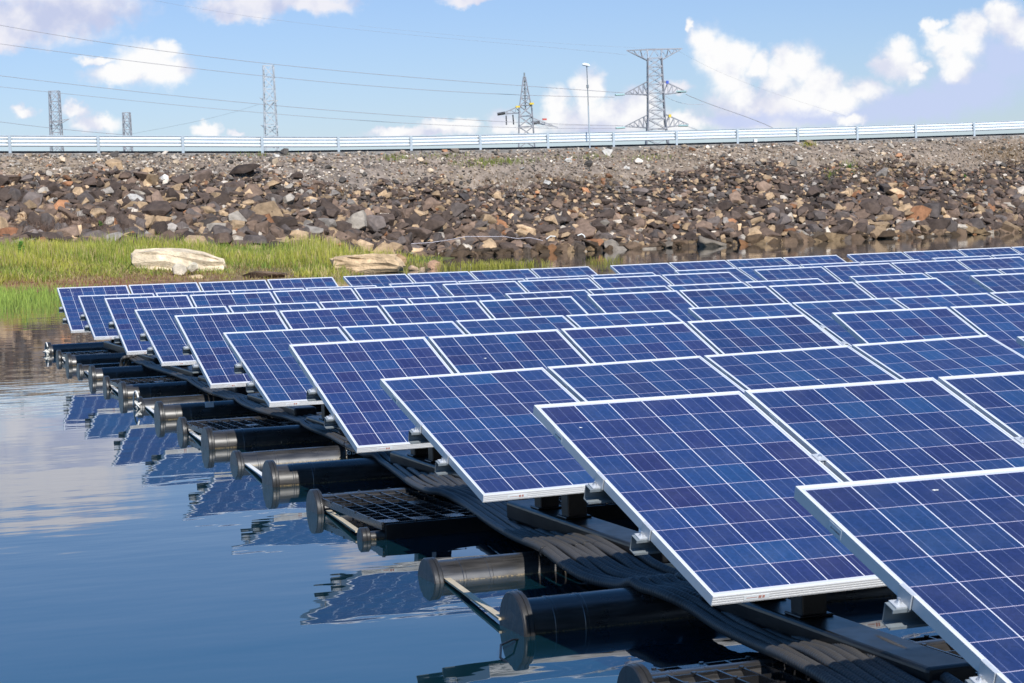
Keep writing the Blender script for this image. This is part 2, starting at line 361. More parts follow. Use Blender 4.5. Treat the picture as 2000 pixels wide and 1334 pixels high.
    ac = smooth(fc, -.12, .58); as_ = smooth(fs, -.10, .60, 0, .94); ag = smooth(fg, -.05, .65, 0, .85)
    # sparse cumulus elsewhere round the sky
    ne = noise(.09, 7, .55, (40, 11, 2)); far = mth('ADD', mth('GREATER_THAN', az, 40.0), mth('LESS_THAN', az, -4.0))
    ae = mth('MULTIPLY', smooth(ne.outputs['Fac'], .62, .74, 0, .8), mth('MINIMUM', far, 1.0))
    nb = noise(1.25, 5, .5, (11, 2, 8))
    core = smooth(mth('ADD', fc, mth('MULTIPLY', mth('SUBTRACT', nb.outputs['Fac'], .5), .9)), .05, .75)
    def rgb(c):
        n = N.new('ShaderNodeRGB'); n.outputs[0].default_value = (*c, 1); return n.outputs[0]
    def mix(f, a, b):
        n = N.new('ShaderNodeMix'); n.data_type = 'RGBA'
        L.new(f, n.inputs[0]); L.new(a, n.inputs[6]); L.new(b, n.inputs[7]); return n.outputs[2]
    k = 1 / SKY
    white, lav, gry = rgb([.86*k, .86*k, .865*k]), rgb([.62*k, .68*k, .92*k]), rgb([.50*k, .57*k, .80*k])
    sc = mix(smooth(nb.outputs['Fac'], .40, .66), rgb([.78*k, .77*k, .82*k]), rgb([.50*k, .54*k, .72*k]))
    skyc = N.new('ShaderNodeVectorMath'); skyc.operation = 'MULTIPLY'; L.new(sky.outputs[0], skyc.inputs[0]); skyc.inputs[1].default_value = SKYTINT
    up = N.new('ShaderNodeMix'); up.data_type = 'RGBA'; up.inputs[6].default_value = (1, 1, 1, 1); up.inputs[7].default_value = (.80, 1.36, 1.42, 1); L.new(smooth(el, 5.0, 13.0), up.inputs[0])
    sk2 = N.new('ShaderNodeVectorMath'); sk2.operation = 'MULTIPLY'; L.new(skyc.outputs[0], sk2.inputs[0]); L.new(up.outputs[2], sk2.inputs[1]); skyc = sk2
    c = mix(ae, skyc.outputs[0], white)
    c = mix(as_, c, sc)
    c = mix(ag, c, gry)
    ccol = mix(smooth(mth('SUBTRACT', nb.outputs['Fac'], mth('MULTIPLY', core, .10)),   .40, .60), white, rgb([.62*k, .65*k, .77*k]))
    c = mix(ac, c, ccol)
    L.new(c, bg.inputs['Color'])
SKY = .075; SKYTINT = (.99, 1.05, 1.32)
build_world()

# ------------------------------------------------------------------ water, far ground
mb = MB(); mb.add([(-900, -300, 0), (900, -300, 0), (900, 1500, 0), (-900, 1500, 0)], [(0, 1, 2, 3)])
tag(mb.build('water', M['water']), None, None, kind='structure')

# ------------------------------------------------------------------ the dam
PXK = np.array([-700, -300, 0, 500, 1000, 1500, 2000, 2400, 2800.])
def crest(px):
    D = np.interp(px, PXK, [84, 87, 90, 96, 104, 112, 119, 124, 128]); y = np.interp(px, PXK, [304, 301, 299, 299, 291.5, 279, 263, 249, 235])
    return AT(px, y, D)
def toe(px):
    D = np.interp(px, [-700, -300, 0, 450, 700, 900, 1200, 1400, 1700, 2000, 2400, 2800], [74, 77, 80, 84, 88, 94.3, 98, 99.5, 104, 109, 114, 118])
    p = AT(px, hor(px), D); p[2] = -.25; return p
GX = np.linspace(-700, 2800, 261); NV = 40
def prof(v): return np.interp(v, [0, .05, .25, .6, 1.0], [0, .03, .17, .56, 1.0])   # height share lost going down
CR = np.array([crest(x) for x in GX]); TO = np.array([toe(x) for x in GX])
sn1 = RNG.normal(size=(12, 4))
def lump(x, y): return sum(math.sin(sn1[i][0]*x*.35 + sn1[i][1]*y*.35 + sn1[i][2]*6) for i in range(12)) / 12
def slope(px, v):
    i = np.interp(px, GX, np.arange(len(GX))); j = min(int(i), len(GX)-2); t = i - j
    c = CR[j]*(1-t) + CR[j+1]*t; o = TO[j]*(1-t) + TO[j+1]*t
    p = c*(1-v) + o*v; p[2] = c[2] + (o[2]-c[2])*prof(v) + .16*lump(p[0], p[1])*min(1, v*5)
    return p
def cover(px):                          # where the heavy rock begins going down
    return np.interp(px, [-700, 0, 350, 600, 800, 1000, 1200, 1300, 1500, 1700, 2000, 2800], [.30, .29, .26, .38, .42, .44, .46, .36, .30, .38, .40, .4]) + .04*math.sin(px*.021) + .03*math.sin(px*.057)
def soilcol(px, v, p):
    g = lump(p[0]*2.3+9, p[1]*2.1)
    a = np.array([.235, .185, .142]) if v < cover(px)-.02 else np.array([.055, .045, .038])
    if v < cover(px)-.02: a = a*(1 + .25*g) + np.array([.03, .012, -.01])*lump(p[0]*.7, p[1]*.9)
    if v < .07: a = np.array([.22, .20, .175])*(1+.15*g)
    return np.clip(a, .02, 1)
mb = MB(); cols = []
vs = []
for x in GX:
    for k in range(NV+1):
        v = k/NV; p = slope(x, v); vs.append(p); cols.append([*soilcol(x, v, p), 1])
fs = [(i*(NV+1)+k, i*(NV+1)+k+1, (i+1)*(NV+1)+k+1, (i+1)*(NV+1)+k) for i in range(len(GX)-1) for k in range(NV)]
mb.add(vs, fs, 0, True)
tag(mb.build('dam_slope', M['soil'], col=cols), None, None, kind='structure')
# crest road and the land beyond
mb = MB(); vs = []
for x in GX:
    c = crest(x); o = np.array([c[0], c[1], 0]); d = o/np.linalg.norm(o)
    for back, z in ((0, c[2]-.01), (.9, c[2]+.02), (.95, c[2]+.12), (9, c[2]+.15), (9.3, c[2]-.1), (26, -.1)):
        q = c + d*back; vs.append((q[0], q[1], z))
fs = [(i*6+k, (i+1)*6+k, (i+1)*6+k+1, i*6+k+1) for i in range(len(GX)-1) for k in range(5)]
mb.add(vs, fs); tag(mb.build('road', M['road']), None, None, kind='structure')
mb = MB(); vs = []; cols = []
for x in GX:
    c = crest(x); d = np.array([c[0], c[1], 0]); d /= np.linalg.norm(d)
    for r in (25, 120, 500, 2000, 7000):
        q = c + d*r; vs.append((q[0], q[1], -.08 if r < 30 else .3)); cols.append([.09, .12, .04, 1])
fs = [(i*5+k, (i+1)*5+k, (i+1)*5+k+1, i*5+k+1) for i in range(len(GX)-1) for k in range(4)]
mb.add(vs, fs); tag(mb.build('ground', M['soil'], col=cols), None, None, kind='structure')

# ------------------------------------------------------------------ rocks
def rock_proto(seed):
    r = random.Random(seed); bm = bmesh.new()
    n = r.randint(11, 17); e = (1.05, r.uniform(.6, .9), r.uniform(.40, .66))
    for _ in range(n):
        v = Vector((r.gauss(0, 1), r.gauss(0, 1), r.gauss(0, 1))).normalized() * r.uniform(.85, 1.1)
        bm.verts.new((v.x*e[0], v.y*e[1], v.z*e[2]))
    bmesh.ops.convex_hull(bm, input=bm.verts)
    for v in [v for v in bm.verts if not v.link_faces]: bm.verts.remove(v)
    bmesh.ops.bevel(bm, geom=[e_ for e_ in bm.edges], offset=.035, segments=1, affect='EDGES', clamp_overlap=True)
    bm.verts.ensure_lookup_table(); bm.verts.index_update()
    vs = np.array([v.co[:] for v in bm.verts]); fs = [[v.index for v in f.verts] for f in bm.faces]; bm.free()
    return vs, fs
PROTO = [rock_proto(100+i) for i in range(28)]
PALETTE = [((.082, .059, .047), .36, 'dark brown'), ((.105, .085, .075), .16, 'dark grey'), ((.170, .116, .084), .24, 'brown'), ((.36, .25, .15), .155, 'tan'),
           ((.44, .38, .31), .035, 'pale grey'), ((.25, .22, .19), .025, 'grey'), ((.25, .120, .060), .04, 'rust orange')]
def euler_np(a, b, c): return np.array(Euler((a, b, c)).to_matrix())
ROTZ = euler_np(0, 0, -math.atan2(HF[0], HF[1]))
rocks = []                              # (pos, radius, rotation, proto, colour, colour name, px, v)
def put_rock(px, v, r, sink=.15, pal=None):
    p = slope(px, v); n = np.array([-.3, -.5, .8])
    k = RNG.random(); acc = 0
    for c, w, nm in (pal or PALETTE):
        acc += w
        if k <= acc: break
    col = np.array(c) * math.exp(RNG.normal(-.02, .26))
    if p[2] < .14 and p[2] > -.3: col = np.clip(col*.6 + np.array([.020, .011, .0]), 0, 1)
    rocks.append((p + n*r*(.45-sink), r, ROTZ @ euler_np(RNG.normal(.38, .22), RNG.normal(0, .24), 0) @ euler_np(0, 0, RNG.uniform(0, 6.28)), int(RNG.integers(len(PROTO))), col, nm, px, v))
for _ in range(11000):
    px = RNG.uniform(-420, 2450); c = cover(px); c = min(.8, max(.06, c + RNG.normal(0, .05))); v = c + (1.0-c)*RNG.random()**.85
    big = np.interp(px, [-400, 0, 600, 900, 1200, 1700, 2400], [.42, .42, .39, .31, .26, .31, .31])
    t = (v-c)/(1-c)
    r = big*(.42+.62*t)*math.exp(RNG.normal(0, .40))
    put_rock(px, v, min(max(r, .07), .85))
for _ in range(7000):
    px = RNG.uniform(-420, 2450); c = cover(px); v = c - .03 + .42*RNG.random()**1.3
    put_rock(px, min(v, .97), RNG.uniform(.07, .19), .1)
PALE = [((.47, .41, .34), .22, 'pale grey'), ((.36, .28, .195), .20, 'tan'), ((.24, .19, .15), .34, 'grey'), ((.09, .08, .07), .20, 'dark grey'), ((.27, .14, .075), .04, 'rust orange')]
for _ in range(15000):
    px = RNG.uniform(-420, 2450); c = cover(px); v = .02 + (c+.05-.02)*RNG.random()
    r = (.036 + .065*RNG.random()**2.4)*(1.0 + 1.0*(RNG.random() < .04))
    if RNG.random() < .008: r = RNG.uniform(.14, .30)
    put_rock(px, v, r, .05, PALE)
for x, y, r in ((1190, 302, .55), (1110, 315, .42), (1020, 330, .3), (320, 352, .5), (1225, 330, .3), (1068, 358, .5), (1475, 292, .2), (540, 305, .3), (450, 365, .55), (262, 396, .75), (905, 388, .6)):
    d = [(abs(slope(x, v)[2] - AT(x, y, np.dot(slope(x, v), HF))[2]), v) for v in np.linspace(.02, 1, 60)]
    put_rock(x, min(d)[1], r*.62, .1, [((.55, .52, .47), 1.0, 'whitish')] if r != .6 else [((.07, .06, .055), 1.0, 'dark brown')])
def proj(p):
    q = RM @ (np.asarray(p) - np.array([0, 0, CAMZ])); return 1000 + F*q[0]/q[2], 667 - F*q[1]/q[2], q[2]
vis = []
for i, rk in enumerate(rocks):
    x, y, d = proj(rk[0])
    bank_top = np.interp(x, [-200, 0, 600, 800, 870, 2000], [482, 482, 490, 492, 600, 600])
    if 6 < x < 1994 and y < bank_top and rk[0][2] > -.05: vis.append((rk[1]/d, i))
vis.sort(reverse=True); SOLO = set(i for _, i in vis[:300])
POSTS = [20, 193, 358, 513, 662, 804, 939, 1071, 1199, 1322, 1441, 1559, 1675, 1789, 1903]
ORD = ['first', 'second', 'third', 'fourth', 'fifth', 'sixth', 'seventh', 'eighth', 'ninth', 'tenth', 'eleventh', 'twelfth', 'thirteenth', 'fourteenth', 'fifteenth', 'sixteenth', 'seventeenth', 'eighteenth', 'nineteenth', 'twentieth']
groups = {}; NUM = ['no', 'one', 'two', 'three', 'four', 'five', 'six', 'seven', 'eight', 'nine', 'ten', 'eleven', 'twelve', 'thirteen', 'fourteen', 'fifteen', 'sixteen', 'seventeen', 'eighteen', 'nineteen', 'twenty']
for i in SOLO:
    rk = rocks[i]; x, y, d = proj(rk[0]); k = int(np.argmin([abs(x-q) for q in POSTS]))
    v = rk[7]; band = 'at the waterline' if rk[0][2] < .35 else 'low down' if v > .78 else 'halfway up' if v > .55 else 'high up'
    groups.setdefault((rk[5], band, k), []).append((x, i))
LAB = {}
for (cn, band, k), l in groups.items():
    l.sort(); n = len(l)
    for j, (x, i) in enumerate(l):
        pre = f'{cn} rock' if n == 1 else f'{("left", "right")[j]} of two {cn} rocks' if n == 2 else f'{ORD[j]} of {NUM[n]} {cn} rocks'
        LAB[i] = f'{pre} {band}, below the {ORD[k]} guardrail post from left'
mb = MB(); cols = []
for i, rk in enumerate(rocks):
    p, r, R3, k, col, nm, px, v = rk
    vs, fs = PROTO[k]; w = (vs*r) @ R3.T
    if i in SOLO:
        b1 = MB(); b1.add(w, fs); o = b1.build('rock', M['rock'], col=[[*col, 1]]*len(w)); o.location = p
        tag(o, LAB[i], 'rock', 'rocks of the riprap on the dam')
    else:
        mb.add(w + p, fs); cols += [[*col, 1]]*len(w)
tag(mb.build('riprap', M['rock'], col=cols), 'thousands of smaller grey and brown stones covering the dam slope', 'stones', kind='stuff')

# ------------------------------------------------------------------ grassy bank in front of the dam
BX = np.array([-700, -300, 0, 200, 400, 560, 660, 700, 780, 850, 885.])
BD = np.array([58, 60, 62.7, 65, 67.5, 66.5, 66, 70.5, 74.5, 79, 92.])
def bank(px, t):                        # t 0 at the water, 1 at the foot of the riprap
    d0 = np.interp(px, BX, BD); d1 = np.dot(toe(px), HF) - 1.2; d1 = max(d1, d0+.3)
    D = (d0-1.5) + (d1-d0+1.5)*t
    p = AT(px, hor(px), D); zt = np.interp(px, [-700, 0, 350, 600, 780, 885], [1.35, 1.15, 1.0, .62, .25, .02])
    p[2] = -.12 + (zt+.12)*min(1, t**.75) + .07*lump(p[0]*3, p[1]*3)*min(1, t*4)
    return p
mb = MB(); vs = []; cols = []; bx = np.linspace(-700, 885, 150); NB = 30
for x in bx:
    for k in range(NB+1):
        t = k/NB; p = bank(x, t); vs.append(p)
        red = np.interp(x, [-700, 0, 100, 350, 500, 900], [.6, .9, 1, .7, .3, .3])
        a = np.array([.24, .115, .065])*red + np.array([.20, .16, .09])*(1-red)
        g = np.array([.11, .115, .035]); s = min(1, max(0, (t-.18)/.2)); cols.append([*(a*(1-s)+g*s), 1])
fs = [(i*(NB+1)+k, (i+1)*(NB+1)+k, (i+1)*(NB+1)+k+1, i*(NB+1)+k+1) for i in range(len(bx)-1) for k in range(NB)]
mb.add(vs, fs, 0, True); tag(mb.build('bank', M['soil'], col=cols), None, None, kind='structure')
def blades(name, spots, label, cat):
    V = []; Fc = []; cl = []
    for p, h, w, col, lean in spots:
        a = RNG.uniform(0, 6.283); dx, dy = math.cos(a)*w, math.sin(a)*w; l = RNG.normal(0, lean, 2)
        n = len(V)
        V += [(p[0]-dx, p[1]-dy, p[2]-.03), (p[0]+dx, p[1]+dy, p[2]-.03), (p[0]+l[0]*.4+dx*.7, p[1]+l[1]*.4+dy*.7, p[2]+h*.6), (p[0]+l[0]*.4-dx*.7, p[1]+l[1]*.4-dy*.7, p[2]+h*.6), (p[0]+l[0], p[1]+l[1], p[2]+h)]
        Fc += [(n, n+1, n+2, n+3), (n+3, n+2, n+4)]
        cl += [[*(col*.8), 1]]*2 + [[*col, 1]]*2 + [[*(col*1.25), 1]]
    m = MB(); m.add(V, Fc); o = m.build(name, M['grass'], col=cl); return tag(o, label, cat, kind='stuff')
sp = []
GREEN, YEL, STRAW, DEEP = np.array([.17, .27, .05]), np.array([.44, .42, .075]), np.array([.55, .43, .20]), np.array([.045, .10, .02])
for _ in range(62000):
    px = RNG.uniform(-320, 860); t = RNG.random()
    p = bank(px, t); cl = lump(p[0]*2.2, p[1]*2.2); c2 = lump(p[0]*6+3, p[1]*5)
    lim = np.interp(px, [-300, 0, 150, 340, 420, 500, 600, 680, 860], [.08, .16, .24, .22, .15, .18, .08, .04, .04]) + .14*c2
    if t < lim or RNG.random() < .30 - .9*cl or RNG.random() > np.interp(px, [600, 660, 720, 800, 860], [1, .40, .16, .10, .06]): continue
    if 455 < px < 570 and t < .34: continue
    tuft = max(0, lump(p[0]*1.3+5, p[1]*1.6)); h = (1 + 1.3*tuft + .6*math.exp(-((px-610)/60)**2) + .5*math.exp(-((px-20)/50)**2))*(.11 + .20*min(1, (t-lim)*3.0))*RNG.uniform(.5, 1.45)*(1+.6*cl+.3*c2)*np.interp(px, [0, 640, 800, 860], [1, 1, .65, .4])
    m_ = np.clip(.66 + 1.1*cl + .5*c2 + RNG.normal(0, .2) - .5*np.interp(px, [100, 220, 320], [0, .5, 0]), 0, 1)
    col = GREEN*(1-m_) + YEL*m_
    if RNG.random() < .16 + .2*max(0, c2): col = STRAW
    sp.append((p, h, .011 + .007*RNG.random(), col*RNG.uniform(.7, 1.25), .09))
for _ in range(9000):                  # dry low growth at the water's edge
    px = RNG.uniform(-320, 860); t = RNG.uniform(.07, .45); p = bank(px, t)
    sp.append((p, RNG.uniform(.05, .16), .012, (STRAW*.8 if RNG.random() < .5 else YEL*.7 if RNG.random() < .7 else np.array([.22, .09, .05])), .06))
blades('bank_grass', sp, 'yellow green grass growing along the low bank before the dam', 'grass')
sp = []
for _ in range(7000):                  # reeds standing in the water on the left
    px = RNG.uniform(-300, 190); D = RNG.uniform(46, 62); p = AT(px, hor(px), D); p[2] = 0
    if RNG.random() > np.interp(px, [-300, 60, 190], [1, .9, .0]) * np.interp(D, [46, 52, 62], [.03, .45, 1.0]): continue
    sp.append((p, RNG.uniform(.10, .38), .010, GREEN*RNG.uniform(.8, 1.4) + YEL*.35, .07))
for _ in range(900):                  # and a thin line of them before the riprap
    px = RNG.normal(950, 60); D = RNG.normal(73.5, .9); p = AT(px, hor(px), D); p[2] = 0
    if px < 845 or px > 1075: continue
    sp.append((p, RNG.uniform(.08, .34), .010, YEL*RNG.uniform(.5, 1.1), .08))
for _ in range(120):
    px = RNG.normal(1180, 18); D = RNG.normal(74, .8); p = AT(px, hor(px), D); p[2] = 0
    sp.append((p, RNG.uniform(.1, .35), .009, YEL*.7, .08))
blades('reeds', sp, 'green reeds standing in the shallow water along the bank', 'reeds')
sp = []
def on_slope(x, y):
    d = [(abs(slope(x, v)[2] - AT(x, y, np.dot(slope(x, v), HF))[2]), v) for v in np.linspace(.01, 1, 50)]
    return min(d)[1]
for x, y, n, sx, sv, kind in ((960, 318, 330, 40, .025, 'g'), (770, 312, 90, 18, .02, 'g'), (870, 308, 80, 30, .015, 'g'), (1150, 310, 110, 40, .02, 'g'), (1270, 310, 80, 25, .02, 'g'), (500, 305, 40, 30, .01, 'g'), (1580, 285, 70, 8, .015, 'y'),
        (1970, 300, 900, 45, .06, 'd'), (1740, 335, 700, 60, .06, 'd'), (1160, 355, 350, 40, .04, 'd'), (1000, 355, 250, 60, .04, 'd'), (660, 380, 150, 12, .02, 'd'), (130, 458, 1500, 60, .035, 'b'), (50, 470, 500, 35, .02, 'b'), (200, 440, 260, 35, .03, 'b'), (1860, 400, 350, 50, .06, 'd'), (1660, 330, 80, 10, .03, 'g'), (1620, 345, 40, 6, .02, 'g')):
    v0 = on_slope(x, y)
    for _ in range(n):
        px = RNG.normal(x, sx); v = v0 + RNG.normal(0, sv)
        if v < .01 or v > .97: continue
        p = slope(px, v)
        col = {'g': GREEN*.55+YEL*.35, 'y': YEL, 'd': np.array([.34, .235, .13]), 'b': np.array([.20, .13, .095])}[kind]*RNG.uniform(.6, 1.3)
        sp.append((p + np.array([0, 0, .12 if kind == 'b' else .03]), RNG.uniform(.10, .32)*(1.5 if kind == 'b' else .8), .012, col, .16 if kind in 'bd' else .08))
blades('dry_brush', sp, 'dry brown brush and green tufts growing between the riprap stones', 'brush')

# boulders on the bank
def boulder(name, label, px, py, D, size, col, seed, cat='boulder', rz=0, bevel=.06, slab=False, tap=0):
    r = random.Random(seed); bm = bmesh.new()
    if slab:
        bmesh.ops.create_cube(bm, size=2.0); bmesh.ops.subdivide_edges(bm, edges=bm.edges[:], cuts=4, use_grid_fill=True)
        for v in bm.verts:
            x, y, z = v.co; k = 1 - .10*abs(x)**3; y *= k; z *= (1 - .12*abs(x)**4)
            z *= 1 - .42*max(0, x*tap); y *= 1 - .3*max(0, x*tap)
            n = Vector((r.gauss(0, .05), r.gauss(0, .08), r.gauss(0, .085)))
            v.co = Vector((x*(1 - .07*max(0, z)) + .05*math.sin(3*z+seed), y, z + .10*math.sin(1.7*x+seed) + .05*math.sin(5*x+y*2))) + n
        bmesh.ops.smooth_vert(bm, verts=bm.verts, factor=.12, use_axis_x=True, use_axis_y=True, use_axis_z=True)
    else:
        for _ in range(16):
            v = Vector((r.gauss(0, 1), r.gauss(0, 1), r.gauss(0, 1))).normalized(); bm.verts.new(v)
        bmesh.ops.convex_hull(bm, input=bm.verts)
        for v in [v for v in bm.verts if not v.link_faces]: bm.verts.remove(v)
        bmesh.ops.bevel(bm, geom=bm.edges[:], offset=bevel, segments=2, affect='EDGES', clamp_overlap=True)
    R3 = Matrix.Rotation(rz, 3, 'Z'); bm.verts.ensure_lookup_table()
    vs = [R3 @ Vector((v.co.x*size[0], v.co.y*size[1], v.co.z*size[2])) for v in bm.verts]
    fs = [[v.index for v in f.verts] for f in bm.faces]
    cl = []
    for v in bm.verts:
        k = .9 + .14*math.sin(v.co.x*5+seed) ; cl.append([*(np.array(col)*k), 1])
    bm.free(); b = MB(); b.add(vs, fs); o = b.build(name, M['rock'], col=cl)
    p = AT(px, py, D); o.location = [float(q) for q in p]
    return tag(o, label, cat)
CREAM = (.70, .57, .40)
yawc = -math.atan2(HF[0], HF[1])
boulder('boulder', 'long cream boulder slab lying in the grass on the left bank', 350, 515, 71, (1.50, .62, .47), CREAM, 3, rz=yawc+.1, slab=True, tap=1)
boulder('boulder', 'flat topped cream boulder at the right end of the grassy bank', 715, 517, 71.5, (1.16, .6, .30), (.60, .43, .26), 8, rz=yawc-.05, slab=True)
boulder('boulder', 'rough brown lump of rock touching the right end of the flat cream boulder', 778, 508, 72, (.30, .3, .26), (.34, .22, .12), 12)
boulder('boulder', 'tilted white stone, left of three below the long cream slab', 350, 529, 68.5, (.27, .22, .27), (.60, .52, .40), 21)
boulder('boulder', 'small upright white stone behind the other two below the long cream slab', 376, 522, 69, (.22, .2, .19), (.58, .52, .40), 22)
boulder('boulder', 'low tan stone, front right of three below the long cream slab', 382, 543, 68, (.30, .22, .13), (.50, .37, .22), 23)
boulder('boulder', 'flat dark brown rock lying on the soil behind the third panel', 512, 538, 67.5, (.85, .4, .16), (.16, .11, .075), 31, rz=yawc)
boulder('boulder', 'small cream stone half hidden in grass above the flat dark rock', 553, 501, 78, (.42, .3, .12), (.50, .40, .2), 37)
boulder('boulder', 'pointed tan stone at the water, first right of the flat cream boulder', 808, 525, 73, (.20, .2, .16), (.50, .36, .24), 41)
boulder('boulder', 'leaning pinkish stone at the water beside the reeds', 848, 519, 74, (.29, .24, .22), (.46, .28, .18), 42)
boulder('boulder', 'smallest tan stone between the two stones at the water', 826, 526, 74, (.10, .12, .10), (.45, .33, .22), 43)
boulder('boulder', 'rust red rock at the left edge above the grass', 12, 462, 83, (.75, .5, .42), (.25, .115, .06), 51)
boulder('boulder', 'pale capped dark stone at the foot of the riprap on the left', 36, 474, 82, (.33, .3, .22), (.33, .28, .22), 52)

# young green plants
def plant(px, py, v, label, s=1.0, on='slope'):
    p = slope(px, v) if on == 'slope' else bank(px, v)
    t = thing('weed_plant', label, 'plant', p)
    st = MB(); lf = MB(); cl = []
    for _ in range(int(9*s)):
        a = RNG.uniform(0, 6.28); top = Vector((math.cos(a)*.22*RNG.random(), math.sin(a)*.22*RNG.random(), RNG.uniform(.35, .75)))*s
        st.tube([(0, 0, -.05), tuple(top*.5 + Vector((0, 0, .05))), tuple(top)], .008, 5)
        for _ in range(12):
            c = top*RNG.uniform(.35, 1.05); d = Vector(RNG.normal(0, 1, 3)).normalized(); e = d.orthogonal().normalized()
            l, w_ = .10*s, .04*s
            lf.add([c-d*l, c+e*w_, c+d*l, c-e*w_], [(0, 1, 2, 3)]); q = np.array([.10, .22, .03])*RNG.uniform(.7, 1.5); cl += [[*q, 1]]*4
    st.build('stem', M['grass'], t, col=[[.08, .12, .03, 1]]*len(st.v)); lf.build('leaves', M['grass'], t, col=cl)
plant(448, 462, .93, 'bright green plant growing from the riprap left of centre', 1.1)
plant(444, 480, .97, 'second green plant low on the riprap just above the grass', .9)
plant(197, 452, on_slope(197, 452), 'small green plant among the dry brush on the left', .7)
plant(40, 500, .62, 'dark green bush standing in the grass at the left edge', 1.0, 'bank')
plant(1660, 335, on_slope(1660, 335), 'green weed between dark rocks high on the right slope', .6)
plant(1885, 350, on_slope(1885, 350), 'tiny green sprig between dark rocks near the right edge', .5)

# cable and pipe scraps lying on the rocks
def lay(px, py, D, lift): 
    return AT(px, py, D)
cpts = [(690,484,91),(730,482,91.5),(770,480,92),(800,476,92.3),(840,474,92.6),(880,468,93),(910,462,93.4),(945,462,93.6),(985,462,94),(1010,466,94.2),(1035,464,94.4),(1060,470,94.6)]
mb = MB(); mb.tube([AT(*q) for q in cpts], .014, 6); tag(mb.build('cable', M['wire']), 'pale grey cable lying across the rocks just above the waterline', 'cable')
mb = MB(); mb.tube([AT(x, y, 93) for x, y in ((762,480),(770,466),(784,458),(796,462),(792,470),(780,468),(772,478))], .02, 6); tag(mb.build('cable_coil', M['strap']), 'loop of grey cable tangled on the dark rocks', 'cable')
mb = MB(); mb.tube([AT(x, y, 95.2) for x, y in ((1128,460),(1136,457),(1141,460),(1142,464))], .03, 6); tag(mb.build('hose_scrap', M['white']), 'short curved white hose scrap on the dark rocks', 'scrap')
mb = MB(); mb.tube([AT(x, y, 95) for x, y in ((1067,467),(1075,461),(1085,462))], .028, 6); tag(mb.build('hose_scrap', M['white']), 'bent white scrap of hose left of the curved one', 'scrap')
mb = MB(); mb.tube([AT(x, y, 95) for x, y in ((1388,398),(1380,412),(1376,426))], .02, 5); mb.tube([AT(x, y, 95) for x, y in ((1800,366),(1797,390),(1790,402))], .016, 5)

# ------------------------------------------------------------------ guardrail, lamp, marker
gr = thing('guardrail', 'silver corrugated steel guardrail running along the top of the dam', 'guardrail', crest(1000))
def rel(p): return tuple(np.asarray(p) - np.array(gr.location))
px_posts = [-500, -330, -155] + POSTS + [2015, 2125, 2235, 2345, 2450, 2550]
def rail_base(px):
    y = np.interp(px, [-700, 0, 20, 193, 358, 513, 662, 804, 939, 1071, 1199, 1322, 1441, 1559, 1675, 1789, 1903, 2000, 2800], [302, 299, 299, 299, 299, 299.5, 299, 297, 293.5, 290, 287, 284, 280.5, 277.5, 274, 270, 266, 262, 233])
    c = crest(px); D = np.dot(c, HF) + .25; return AT(px, y, D)
def rail_h(px): return np.interp(px, [0, 500, 1000, 2000], [.735, .74, .735, .76])
bm_ = MB(); prof_ = [(0, 1.0), (.06, .965), (.08, .92), (.08, .87), (.0, .82), (-.02, .785), (.075, .74), (.085, .69), (.08, .65), (-.0, .61), (-.02, .575), (.075, .53), (.085, .48), (.07, .42), (0, .385)]
xs = np.arange(-500, 2551, 25); vs = []
for x in xs:
    b = rail_base(x); d = np.array([b[0], b[1], 0]); d /= np.linalg.norm(d); h = rail_h(x)
    for o_, z in prof_: q = b + d*(.16-o_); vs.append(rel((q[0], q[1], b[2] + z*h)))
n = len(prof_); fs = [(i*n+k, i*n+k+1, (i+1)*n+k+1, (i+1)*n+k) for i in range(len(xs)-1) for k in range(n-1)]
bm_.add(vs, fs); bm_.build('beam', M['rail_white'], gr)
tb = MB(); tb.tube([rel(rail_base(x) + HF*.10 + np.array([0, 0, rail_h(x)*1.02])) for x in xs], .03, 6); tb.build('top_tube', M['post'], gr)
for i, x in enumerate(px_posts):
    b = rail_base(x); h = rail_h(x); p = MB(); ang = math.atan2(HF[0], HF[1])
    Mx = Matrix.Translation(rel(b)) @ Matrix.Rotation(-ang, 4, 'Z')
    p.box((-.055, -.05, -.3), (.055, -.035, h*1.04), 0, Mx); p.box((-.055, .035, -.3), (.055, .05, h*1.04), 0, Mx); p.box((-.008, -.034, -.3), (.008, .034, h*1.04), 0, Mx)
    p.build('post', M['post'], gr)
    s = MB(); s.box((-.05, .052, h*.80), (.05, .10, h*1.0), 0, Mx); s.box((-.10, .052, h*.86), (-.055, .10, h*.96), 0, Mx); s.build('spacer', M['post'], gr)
lp_b = AT(1152, 285.5, 106.3); lp_t = AT(1146, 128, 106.3)
lp = thing('street_lamp', 'thin white street lamp standing behind the guardrail', 'street lamp', lp_b)
L_ = Vector(lp_t - lp_b)
m = MB(); m.tube([(0, 0, -.12), tuple(L_*.5)], .036, 10); m.build('pole', M['post'], lp)
m = MB(); m.tube([tuple(L_*.5), tuple(L_)], .026, 10); m.build('pole_top', M['galv'], lp)
m = MB(); m.tube([tuple(L_*.72), tuple(L_*.74), tuple(L_*.76)], .06, 8); m.build('bracket', M['galv'], lp)
hr = np.array([RM[0][0], RM[0][1], 0]); 
m = MB(); Mx = Matrix.Translation(L_) @ Matrix.Rotation(-math.atan2(HF[0], HF[1]), 4, 'Z') @ Matrix.Rotation(.22, 4, 'Y')
m.box((-.24, -.12, -.02), (.16, .12, .06), 0, Mx); m.box((-.18, -.09, .06), (.10, .09, .10), 0, Mx); o = m.build('lamp_head', M['rail_white'], lp); shade_bevel(o, .02)
m = MB(); m.box((-.20, -.09, -.035), (.06, .09, -.021), 0, Mx); m.build('lens', M['paper'], lp)
mk = AT(1475, 276, 110.5); t = thing('marker_box', 'small white marker box under the guardrail on the right', 'marker', mk)
